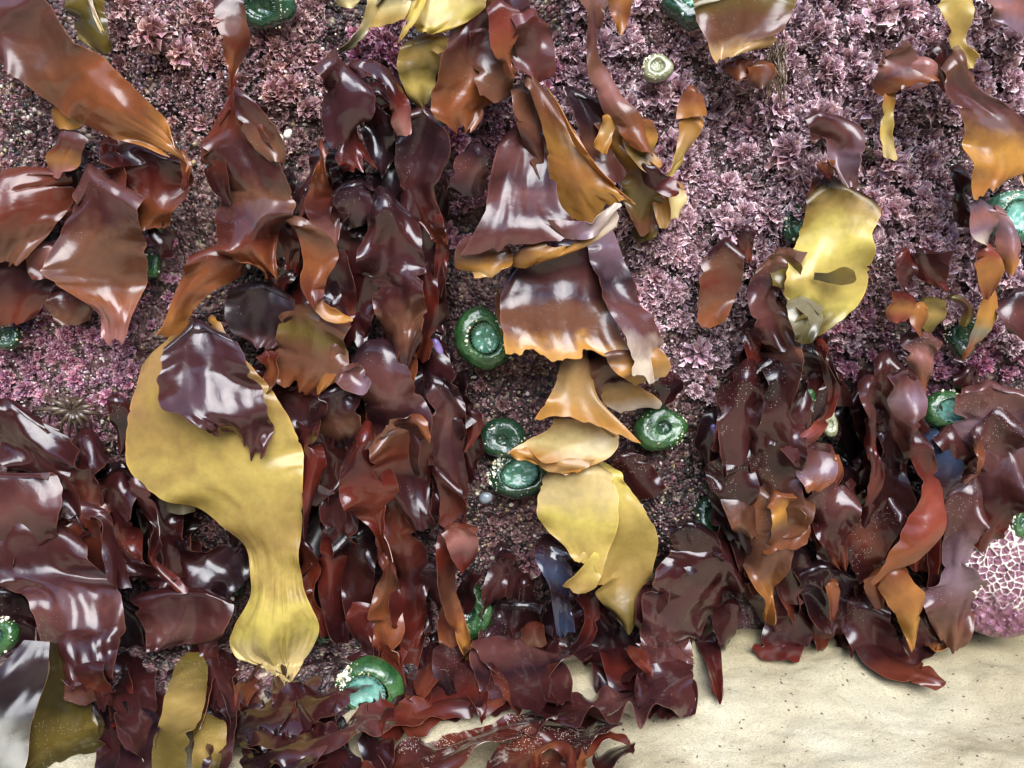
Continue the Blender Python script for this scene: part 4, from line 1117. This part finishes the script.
def orient(zax, spin):
    z = np.array(zax, float); z /= np.linalg.norm(z)
    x = np.cross([0, 0, 1.], z); x /= np.linalg.norm(x) + 1e-9
    y = np.cross(z, x)
    x2 = x * cos(spin) + y * sin(spin); y2 = -x * sin(spin) + y * cos(spin)
    return np.stack([x2, y2, z], 1)


def place(tpl, px, py, s, lift=.0):
    w = wallpoint(px, py)
    M = orient([rs.uniform(-.35, .35), -1, rs.uniform(-.1, .6)], rs.rand() * 6.28)
    return w + np.array([0, -1, 0]) * lift + (tpl[0] * s) @ M.T


def turf(name, mat, spots, templ=TEMPL):
    V = []; UV = []; F = []; off = 0
    for x, y, s in spots:
        t = templ[rs.randint(len(templ))]
        v = place(t, x, y, s, rs.uniform(-.004, .006) + .013 * float(noise2(x / 24, y / 22, 77)) * (mat is M_MAUVE)); V.append(v); UV.append(t[1]); F.append(t[2] + off); off += len(v)
    o = mesh_obj(name, np.vstack(V), np.vstack(F), mat, uv=np.vstack(UV), smooth=False, origin=(0, 0, 0))
    o["kind"] = "stuff"
    return o


def scatter(regions, step):
    out = []
    for (x0, y0, x1, y1), s0, s1, dens in regions:
        for y in np.arange(y0, y1 + .1, step):
            for x in np.arange(x0, x1 + .1, step):
                if rs.rand() < dens:
                    out.append((x + rs.uniform(-.5, .5) * step, y + rs.uniform(-.5, .5) * step, rs.uniform(s0, s1)))
    return out


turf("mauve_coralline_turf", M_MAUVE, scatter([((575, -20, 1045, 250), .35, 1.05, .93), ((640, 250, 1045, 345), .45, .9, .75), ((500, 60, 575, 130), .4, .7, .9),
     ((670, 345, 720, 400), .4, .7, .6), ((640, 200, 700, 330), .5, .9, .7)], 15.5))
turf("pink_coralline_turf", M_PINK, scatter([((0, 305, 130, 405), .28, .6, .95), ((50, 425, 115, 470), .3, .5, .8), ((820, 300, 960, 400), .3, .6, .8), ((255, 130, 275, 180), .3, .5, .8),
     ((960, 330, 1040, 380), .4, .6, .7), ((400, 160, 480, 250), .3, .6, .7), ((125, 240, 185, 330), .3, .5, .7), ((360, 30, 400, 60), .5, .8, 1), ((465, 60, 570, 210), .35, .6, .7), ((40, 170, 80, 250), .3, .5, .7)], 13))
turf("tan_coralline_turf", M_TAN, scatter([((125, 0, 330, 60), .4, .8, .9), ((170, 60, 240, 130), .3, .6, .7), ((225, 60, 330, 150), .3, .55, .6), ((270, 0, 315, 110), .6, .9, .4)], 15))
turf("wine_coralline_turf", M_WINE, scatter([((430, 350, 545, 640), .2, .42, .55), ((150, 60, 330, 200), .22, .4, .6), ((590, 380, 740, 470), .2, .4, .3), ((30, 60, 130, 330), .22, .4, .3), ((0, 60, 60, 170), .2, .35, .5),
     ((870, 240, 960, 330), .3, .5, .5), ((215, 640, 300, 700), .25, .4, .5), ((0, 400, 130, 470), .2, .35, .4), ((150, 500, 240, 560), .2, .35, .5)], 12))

# clumps that stand out one by one
HERO = [(782, 152, 1.25, M_MAUVE, 0, "round mauve coralline rosette left of the bright yellow frond's cap"),
        (562, 578, 1.0, M_PINK, 1, "feathery rose-pink coralline tuft beside the lower red-brown strap's grit"),
        (528, 556, .8, M_WINE, 1, "wine-coloured feathery tuft above the blue-black frond strip"),
        (695, 352, .9, M_MAUVE, 1, "feathery lilac tuft on dark grit right of the bell's hem"),
        (455, 139, .9, M_PINK, 0, "pink coralline cluster under the hem of the rusty brown frond"),
        (268, 178, .45, M_MAUVE, 0, "tiny lilac clump in the dark beside the large plum frond"),
        (160, 38, 1.1, M_TAN, 0, "tan-pink coralline fan cluster at upper left above the red crust"),
        (187, 55, .9, M_TAN, 0, "hanging tan coralline fan at the end of the upper left cluster"),
        (295, 88, .8, M_TAN, 0, "pale dangling coralline clump below the top centre-left anemone"),
        (397, 195, .7, M_PINK, 0, "pink coralline cluster right of the dark red arched frond"),
        (408, 228, .7, M_PINK, 0, "pink coralline cluster hanging beside the large puckered purple frond"),
        (300, 426, .35, M_PINK, 0, "tiny pink clump stuck where the dark purple sheet meets the yellow blade")]
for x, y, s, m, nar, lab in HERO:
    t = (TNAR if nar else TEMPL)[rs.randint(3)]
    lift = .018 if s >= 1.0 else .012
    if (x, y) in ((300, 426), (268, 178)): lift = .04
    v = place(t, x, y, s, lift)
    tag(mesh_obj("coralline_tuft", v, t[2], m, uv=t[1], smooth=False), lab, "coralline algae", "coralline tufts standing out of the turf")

# brown hair-like tuft hanging in the mauve turf
def tube(path, rad, k=7):
    path = np.asarray(path, float); n = len(path)
    T = np.gradient(path, axis=0); T /= np.linalg.norm(T, axis=1, keepdims=True) + 1e-9
    ref = np.array([0, 0, 1.]) if abs(T[0][2]) < .8 else np.array([1., 0, 0])
    A = np.cross(T, ref); A /= np.linalg.norm(A, axis=1, keepdims=True) + 1e-9
    Bn = np.cross(T, A)
    th = np.linspace(0, 2 * pi, k, endpoint=False)
    rad = np.broadcast_to(rad, (n,))
    V = path[:, None] + rad[:, None, None] * (A[:, None] * np.cos(th)[None, :, None] + Bn[:, None] * np.sin(th)[None, :, None])
    return V.reshape(-1, 3), grid_faces(k, n, True)


M_HAIR = wet_mat("brown_hair_algae", (.10, .06, .03), .4, (.20, .13, .08), 90)
V = []; F = []; off = 0
for i in range(40):
    x = 776 + rs.uniform(-9, 9); y = 42 + rs.uniform(-4, 14); L_ = rs.uniform(30, 56)
    c = [W3(x + rs.uniform(-3, 3), y + L_ * t, 1.8 + rs.uniform(0, .8) + .6 * sin(t * 3)) for t in np.linspace(0, 1, 6)]
    v, f = tube(spline(c, 4), .0006, 4); V.append(v); F.append(f + off); off += len(v)
tag(mesh_obj("hair_algae", np.vstack(V), np.vstack(F), M_HAIR), "brown stringy algae wisp hanging right of the rust-red leaflets", "algae")

# ------------------------------------------------------------------ grit, shell bits, barnacle crumbs on the rock
def ico():
    t = (1 + 5 ** .5) / 2
    v = np.array([(-1, t, 0), (1, t, 0), (-1, -t, 0), (1, -t, 0), (0, -1, t), (0, 1, t), (0, -1, -t), (0, 1, -t), (t, 0, -1), (t, 0, 1), (-t, 0, -1), (-t, 0, 1)], float)
    f = np.array([(0, 11, 5), (0, 5, 1), (0, 1, 7), (0, 7, 10), (0, 10, 11), (1, 5, 9), (5, 11, 4), (11, 10, 2), (10, 7, 6), (7, 1, 8), (3, 9, 4), (3, 4, 2), (3, 2, 6), (3, 6, 8), (3, 8, 9), (4, 9, 5), (2, 4, 11), (6, 2, 10), (8, 6, 7), (9, 8, 1)])
    return v / np.linalg.norm(v[0]), f


IV, IF = ico()
GR = [(0, 60, 70, 175, 700), (40, 415, 130, 480, 350), (430, 350, 560, 660, 3000), (600, 390, 760, 560, 1300), (140, 40, 340, 220, 1300), (370, 590, 430, 680, 300),
      (0, 0, 1024, 640, 3500), (150, 500, 250, 580, 250), (0, 300, 130, 410, 300), (800, 250, 1000, 420, 500), (210, 650, 330, 730, 300)]
px = np.concatenate([rs.uniform(a, c, n) for a, b, c, d, n in GR]); py = np.concatenate([rs.uniform(b, d, n) for a, b, c, d, n in GR])
pw_ = wallpoint(px, py)
sz = .0006 + .0016 * rs.rand(len(px)) ** 2.2
sc3 = sz[:, None] * rs.uniform(.6, 1.4, (len(px), 3))
VV = pw_[:, None, :] + IV[None] * sc3[:, None, :] * rs.uniform(.75, 1.2, (len(px), 12, 1)) + np.array([0, -.0006, 0])
FF = (IF[None] + (np.arange(len(px)) * 12)[:, None, None]).reshape(-1, 3)
cx_ = rs.uniform(560, 1030, 7000); cy_ = rs.uniform(0, 350, 7000) ** 1.0
cx_ = np.r_[cx_, rs.uniform(0, 130, 900), rs.uniform(130, 330, 1400)]; cy_ = np.r_[cy_, rs.uniform(300, 410, 900), rs.uniform(0, 110, 1400)]
cp = wallpoint(cx_, cy_) + np.array([0, -1, 0]) * (.004 + .010 * rs.rand(len(cx_)))[:, None]
cs = (.0005 + .0009 * rs.rand(len(cx_)) ** 2)[:, None] * rs.uniform(.5, 1.6, (len(cx_), 3))
CV = cp[:, None] + IV[None] * cs[:, None] * rs.uniform(.75, 1.2, (len(cx_), 12, 1))
M_CRUMB, nt, N, L, B = nodes("coralline_crumb")
geo = N.new("ShaderNodeNewGeometry")
gr = ramp(N, [(0, (.30, .16, .20)), (.3, (.48, .32, .37)), (.6, (.20, .08, .10)), (.78, (.66, .52, .52)), (.93, (.78, .70, .62))], 'CONSTANT')
L.new(geo.outputs["Random Per Island"], gr.inputs[0]); L.new(gr.outputs[0], B.inputs["Base Color"]); B.inputs["Roughness"].default_value = .5
mesh_obj("coralline_crumbs", CV.reshape(-1, 3), (IF[None] + (np.arange(len(cx_)) * 12)[:, None, None]).reshape(-1, 3), M_CRUMB, smooth=False, origin=(0, 0, 0))["kind"] = "stuff"
mesh_obj("shell_grit", VV.reshape(-1, 3), FF, M_GRIT, smooth=False, origin=(0, 0, 0))["kind"] = "stuff"

# ------------------------------------------------------------------ anemones
M_GREEN = wet_mat("anemone_green", (.014, .055, .015), .2, (.050, .125, .035), 55, .5, .15)
M_TEAL = wet_mat("anemone_disc", (.04, .15, .085), .15, (.14, .32, .22), 55, .3, .15)
M_AQUA = wet_mat("anemone_aqua", (.12, .34, .26), .15, (.28, .50, .41), 90, .3, .15)
M_DGREEN = wet_mat("anemone_dark", (.008, .028, .014), .16, (.020, .060, .026), 55, .4)
M_CREAM = wet_mat("anemone_cream", (.16, .17, .08), .25, (.34, .33, .20), 120, .3)
M_TENT = wet_mat("anemone_tentacle", (.012, .045, .02), .2, (.03, .09, .04), 120, .2)


def shard_mat():
    m, nt, N, L, B = nodes("shell_shards")
    geo = N.new("ShaderNodeNewGeometry")
    r = ramp(N, [(0, (.75, .70, .50)), (.4, (.85, .82, .72)), (.7, (.55, .45, .25)), (.88, (.35, .30, .25))], 'CONSTANT')
    L.new(geo.outputs["Random Per Island"], r.inputs[0]); L.new(r.outputs[0], B.inputs["Base Color"])
    B.inputs["Roughness"].default_value = .35
    return m


M_SHARD = shard_mat()


def anemone(label, x, y, rx, ry, h=1.0, out=M_GREEN, disc=M_TEAL, opening=.55, flecks=60, tilt=.35, lean=0.0, side=(-1, 1)):
    """rx, ry in pixels of the photo (1 px is close to 1 mm here)"""
    h = h - .6; c = W3(x, y, h, max(1.7, h * .3) if y > 600 else None); root = empty("sea_anemone", c)
    tag(root, label, "anemone", "sea anemones on the rock")
    bpy.context.view_layer.update()
    s = (CAM[1] * -1 - h * .01) / ray(x, y)[1] * TAN / 512
    X, Y = rx * s, ry * s; Z = min(X, Y) * .62
    M = orient([lean + rs.uniform(-.2, .2), -1, tilt + rs.uniform(-.15, .2)], rs.uniform(-.3, .3))
    Mx = M
    # M columns: local x (horizontal), local y (up-ish), local z (outward)
    prof = np.array([(1.02, -.5), (1.06, -.2), (1.05, .1), (1.0, .36), (.90, .58), (.78, .70), (.68, .74), (opening + .04, .68), (opening, .56)])
    pr = spline(prof, 4); na = 56; sdv = rs.randint(999)
    th = np.linspace(0, 2 * pi, na, endpoint=False)
    R = pr[:, 0][:, None]; Zp = pr[:, 1][:, None]
    k = np.clip(Zp + .5, 0, 1)
    fold = .018 * np.cos(th * 16 + sdv)[None] * k + .20 * noise2(np.cos(th) * 1.1 + sdv, np.sin(th) * 1.1)[None] + .03 * noise2(np.cos(th)[None] * 9 + R * 3, np.sin(th)[None] * 9 + Zp * 8, sdv)
    RR = R * (1 + fold)
    P = np.stack([RR * np.cos(th) * X, RR * np.sin(th) * Y, (Zp + .05 * noise2(th * 5 / pi + R, R * 6, sdv)) * Z + 0 * RR], -1).reshape(-1, 3)
    mesh_obj("column", c + P @ Mx.T, grid_faces(na, len(pr), True), out, root)
    pr2 = spline(np.array([(opening + .015, .58), (opening * .85, .46), (opening * .6, .40), (opening * .35, .38), (opening * .16, .36), (.01, .32)]), 4)
    R = pr2[:, 0][:, None]; Zp = pr2[:, 1][:, None]
    Zq = Zp + .008 * np.cos(th * 14)[None] * np.clip(R / opening, 0, 1) + .08 * noise2(np.cos(th)[None] * R * 6, np.sin(th)[None] * R * 6, sdv + 3)
    P = np.stack([R * np.cos(th) * X, R * np.sin(th) * Y, Zq * Z], -1).reshape(-1, 3)
    mesh_obj("oral_disc", c + P @ Mx.T, grid_faces(na, len(pr2), True), disc, root)
    V = []; F = []; off = 0; nt_ = 30
    for i in range(nt_):
        a = 2 * pi * i / nt_ + rs.uniform(-.06, .06); r0 = opening + .05; r1 = opening * rs.uniform(.84, .94)
        path = [np.array([cos(a) * r * X, sin(a) * r * Y, z * Z]) for r, z in ((r0, .64), ((r0 + r1) / 2, .74), (r1, .60))]
        v, f = tube(spline(path, 3), np.linspace(.035, .014, 7) * min(X, Y), 6); V.append(v); F.append(f + off); off += len(v)
    mesh_obj("tentacle_ring", c + np.vstack(V) @ Mx.T, np.vstack(F), M_TENT if out is not M_CREAM else M_CREAM, root)
    if flecks:
        flecks = int(flecks * 1.5)
        a = rs.uniform(0, 2 * pi, flecks); cen = math.atan2(side[1], side[0])
        a = np.where(rs.rand(flecks) < .8, cen + rs.randn(flecks) * .55, a)
        t = rs.uniform(.0, .8, flecks)
        r_ = np.interp(t, [0, .3, .6, .8], [1.07, 1.02, .88, .74]); z_ = np.interp(t, [0, .3, .6, .8], [.0, .36, .62, .74])
        ctr = np.stack([np.cos(a) * r_ * X, np.sin(a) * r_ * Y, z_ * Z], -1)
        sz = (.0005 + .0012 * rs.rand(flecks) ** 2)[:, None, None]
        vv = ctr[:, None] + IV[None] * sz * rs.uniform(.4, 1.5, (flecks, 1, 3)) * rs.uniform(.8, 1.2, (flecks, 12, 1))
        ff = (IF[None] + (np.arange(flecks) * 12)[:, None, None]).reshape(-1, 3)
        o = mesh_obj("shell_flecks", c + vv.reshape(-1, 3) @ Mx.T, ff, M_SHARD, root, smooth=False)
        o["kind"] = "stuff"
    return root


anemone("green anemone with a pale teal disc and shell bits left of the great bell", 484, 338, 24, 26, 1.6, opening=.56, flecks=110, lean=.15)
anemone("dark green anemone flecked with shell left of the cream shelf frond", 519, 474, 30, 22, 1.2, M_DGREEN, M_TEAL, .6, 80)
anemone("small dark green closed anemone just above the one left of the cream frond", 504, 440, 20, 18, .6, M_DGREEN, M_DGREEN, .3, 50)
anemone("round green anemone with white flecks under the bell's right side", 661, 428, 24, 22, 1.4, M_GREEN, M_DGREEN, .3, 40, side=(1, -.3))
anemone("bright turquoise anemone above the blue iridescent frond at right", 947, 411, 21, 20, 2.0, M_GREEN, M_AQUA, .68, 10, tilt=.2)
anemone("large green anemone with an aqua disc at the foot of the red-brown strap", 367, 690, 27, 25, 3.4, M_GREEN, M_AQUA, .66, 130, tilt=.1)
anemone("green anemone with shell grit right of the mustard-yellow foot", 331, 628, 20, 22, 1.2, M_GREEN, M_DGREEN, .4, 90)
anemone("green anemone half hidden right of the long orange-tipped strap", 470, 612, 19, 26, 1.0, M_GREEN, M_DGREEN, .35, 40)
anemone("dark green anemone cut by the top edge left of centre", 262, 4, 30, 22, 1.8, M_DGREEN, M_DGREEN, .5, 30, tilt=-.2, side=(1, .2))
anemone("green anemone at the top edge beside the olive-brown kelp blade", 692, 2, 24, 22, 1.4, M_DGREEN, M_TEAL, .4, 30)
anemone("pale aqua anemone cut by the right edge below the orange frond", 1014, 218, 24, 26, 1.6, M_TEAL, M_AQUA, .6, 70)
anemone("cream button-sized anemone in the mauve turf right of the long ribbon", 657, 68, 14, 13, 2.2, M_CREAM, M_CREAM, .5, 26)
anemone("small green anemone in the grit left of the right cluster", 712, 516, 15, 17, 1.2, M_DGREEN, M_TEAL, .4, 30)
anemone("small dark green anemone left of the bright yellow frond's shoulder", 797, 226, 14, 18, 1.2, M_DGREEN, M_TEAL, .45, 30)
anemone("little grey-green anemone behind the brick-red strip", 803, 402, 12, 14, 3.4, M_GREEN, M_DGREEN, .4, 40)
anemone("olive bead-like anemone beside the lower end of the brick-red strip", 830, 424, 8, 12, 3.4, M_CREAM, M_CREAM, .3, 8)
anemone("green anemone peeking through the gap left of the mustard-yellow stem", 232, 584, 12, 14, 1.2, M_DGREEN, M_DGREEN, .4, 50)
anemone("green anemone on the left edge beside the maroon skirt frond", 2, 636, 15, 18, 8, M_GREEN, M_DGREEN, .4, 50)
anemone("small green anemone at the left edge above the pink turf", 8, 338, 14, 13, 1.6, M_DGREEN, M_DGREEN, .4, 26)
anemone("green anemone on the right edge above the white-netted mound", 1022, 523, 10, 16, 4.2, M_GREEN, M_DGREEN, .4, 10)
anemone("tiny green anemone in the dark left of the orange tail frond", 150, 266, 10, 12, 1.2, M_GREEN, M_DGREEN, .4, 16)
anemone("olive-green anemone under the small olive crescent frond", 962, 336, 17, 20, .8, M_DGREEN, M_GREEN, .4, 30)

# brown anemone with slack tentacles in the pink turf
c = W3(72, 410, 1.2); root = empty("brown_anemone", c)
tag(root, "small brown anemone with long slack tentacles in the pink turf at left", "anemone")
bpy.context.view_layer.update()
M_BR = wet_mat("anemone_brown", (.035, .022, .014), .25, (.10, .065, .04), 120, .3)
v, f = tube([c + np.array([0, .01, 0]), c + np.array([0, -.004, 0]), c + np.array([0, -.009, .001]), c + np.array([0, -.010, .001])], [.011, .012, .007, .001], 18)
mesh_obj("column", v, f, M_BR, root)
for dx, dy in ((-52, 6), (-36, -12), (-30, 14), (-14, 30), (-4, 36), (6, 38), (16, 34), (26, 26), (36, 14), (32, 0), (18, -14), (-10, -16)):
    path = [W3(72, 410, 2.2), W3(72 + dx * .35, 410 + dy * .3 - 3, 3.2), W3(72 + dx * .7, 410 + dy * .6 - 4, 2.6), W3(72 + dx * .75, 410 + dy * .85, 1.6)]
    v, f = tube(spline(path, 5), np.linspace(.0030, .0010, 16), 7)
    mesh_obj("tentacle", v, f, M_BR, root)

# ------------------------------------------------------------------ white-netted mound, shells, pebble
def netted():
    nx, ny = 150, 150
    u, v = np.meshgrid(np.linspace(-1, 1, nx), np.linspace(-1, 1, ny))
    cx, cy, RX, RY = 1004, 580, 62, 58
    r = np.sqrt(u ** 2 + v ** 2)
    k = np.maximum(np.abs(u), np.abs(v)) / np.maximum(r, 1e-6)
    uu, vv = u * k, v * k
    px = cx + uu * RX; py = cy + vv * RY
    dome = np.sqrt(np.clip(1 - np.minimum(uu ** 2 + vv ** 2, 1), 0, 1))
    rr = np.random.RandomState(3); cells = []
    for gy in np.arange(-1.1, 1.15, .125):
        for gx in np.arange(-1.1, 1.15, .115):
            cells.append((gx + rr.uniform(-.07, .07), gy + rr.uniform(-.075, .075)))
    cells = np.array(cells)
    d = np.sqrt((uu[..., None] - cells[:, 0]) ** 2 + (vv[..., None] - cells[:, 1]) ** 2)
    ds = np.sort(d, axis=-1); edge = ds[..., 1] - ds[..., 0]
    mask = np.clip((.42 - vv + .25 * noise2(uu * 4, vv * 4, 9)) / .15, 0, 1) * np.clip((uu + 1.05) / .1, 0, 1)
    ridge = np.exp(-(edge / (.015 + .009 * noise2(uu * 8, vv * 8, 12))) ** 2) * mask * np.clip(1.1 + .9 * noise2(uu * 6, vv * 6, 14), .3, 1)
    h = 3.0 + 1.5 * dome + .22 * ridge + .35 * noise2(uu * 9, vv * 9, 4) * (1 - mask) + .12 * noise2(uu * 30, vv * 30, 6)
    P = W3(px, py, h, h * .35)
    m, nt, N, L, B = nodes("netted_mound_skin")
    at = N.new("ShaderNodeAttribute"); at.attribute_name = "ridge"
    tc = N.new("ShaderNodeTexCoord"); nn = noise_node(N, L, tc.outputs["Object"], 90, 4, .6)
    rp = ramp(N, [(.3, (.09, .025, .05)), (.6, (.25, .11, .15))]); L.new(nn.outputs[0], rp.inputs[0])
    L.new(mixcol(N, L, at.outputs["Fac"], rp.outputs[0], (.88, .80, .70)), B.inputs["Base Color"])
    B.inputs["Roughness"].default_value = .3
    o = mesh_obj("netted_mound", P, grid_faces(nx, ny)[:, ::-1], m)
    a = o.data.attributes.new("ridge", 'FLOAT', 'POINT'); a.data.foreach_set("value", np.clip(ridge * 1.5, 0, 1).astype(np.float32).ravel())
    tag(o, "mauve mound covered by a white honeycomb net at the lower right edge", "colony")


netted()
M_WATER, nt, N, L, B = nodes("shallow_water")
B.inputs["Base Color"].default_value = (.80, .86, .92, 1); B.inputs["Transmission Weight"].default_value = .75; B.inputs["Roughness"].default_value = .03; B.inputs["IOR"].default_value = 1.33
x = np.linspace(940, 1090, 60); top = 585 - 0 * x
bot = 645 - .36 * np.clip(x - 950, 0, 200) - 2 * np.clip(955 - x, 0, 20) + 1.5 * np.sin(x / 9)
rows = [W3(x, top + (bot - top) * t, -5, .75 - .35 * t ** 6) for t in np.linspace(0, 1, 8)]
mesh_obj("water", np.stack(rows), grid_faces(60, 8)[:, ::-1], M_WATER)["kind"] = "structure"

M_MUSSEL = wet_mat("violet_shell", (.10, .06, .22), .15, (.28, .20, .42), 60, .3)
M_BONE = wet_mat("pale_shell", (.60, .52, .40), .3, (.75, .70, .60), 80, .4)
M_STONE = wet_mat("grey_pebble", (.10, .12, .14), .3, (.22, .24, .26), 90, .4)


def shell(label, x, y, h, a, b, ang, mat, cat="shell", name="mussel_shell", pointed=.5):
    c = W3(x, y, h); n = 24
    t = np.linspace(0, pi, 15); ph = np.linspace(0, 2 * pi, n, endpoint=False)
    T, PH = np.meshgrid(t, ph, indexing='ij')
    X = -np.cos(T); r = np.sin(T) * (1 - pointed * .5 * X)
    P = np.stack([X * a, r * np.cos(PH) * b, r * np.sin(PH) * b * .75 * (1 + .04 * np.sin(X * 30))], -1).reshape(-1, 3) * .001
    P += .0003 * np.stack([noise2(P[:, 0] * 900, P[:, 1] * 900, i) for i in range(3)], -1)
    ca, sa = cos(ang), sin(ang)
    Mx = np.array([[ca, -sa, 0], [0, 0, -1], [sa, ca, 0]])
    tag(mesh_obj(name, c + P @ Mx.T, grid_faces(n, 15, True), mat), label, cat)


shell("small violet mussel shell left of the green anemone by the bell", 438, 348, 2.2, 10, 4, -1.15, M_MUSSEL)
shell("short violet mussel shell at the grit right of the lower maroon frond", 716, 431, 2.0, 8, 4, -1.0, M_MUSSEL)
shell("white barnacle crumb in the dark right of the plum frond's stalk", 278, 139, 3, 5, 5, .4, M_BONE, "barnacle", "barnacle", .1)
shell("cream shell chip right of the white barnacle crumb", 288, 134, 2.8, 4.5, 3.5, .9, M_BONE, "shell", "shell_chip", .2)
shell("grey wet pebble at the wall foot left of the purple mound", 504, 644, 2.6, 10, 7, .1, M_STONE, "pebble", "pebble", .1)
shell("little grey pebble in the grit above the feathery wine tuft", 486, 498, 1.4, 7, 6, .4, M_STONE, "pebble", "pebble", .1)

V = []; F = []; off = 0
for i in range(90):
    x = rs.uniform(650, 1024); y = rs.uniform(650, 768)
    if y < 700 - (x - 650) * .12 and x < 900: continue
    c = W3(x, y, -30, .0); c[2] = sandz(c[0], c[1]) + .0004
    s = .0003 + .0008 * rs.rand() ** 3; a = rs.rand() * 6.28
    v = IV * np.array([s * rs.uniform(1, 3.5), s, s * .5]); ca, sa = cos(a), sin(a)
    v = v @ np.array([[ca, sa, 0], [-sa, ca, 0], [0, 0, 1]]) + c
    V.append(v); F.append(IF + off); off += 12
M_DEB = wet_mat("sand_debris_mix", (.05, .03, .02), .5, (.30, .24, .16), 40)
mesh_obj("sand_debris", np.vstack(V), np.vstack(F), M_DEB, smooth=False, origin=(0, 0, 0))["kind"] = "stuff"
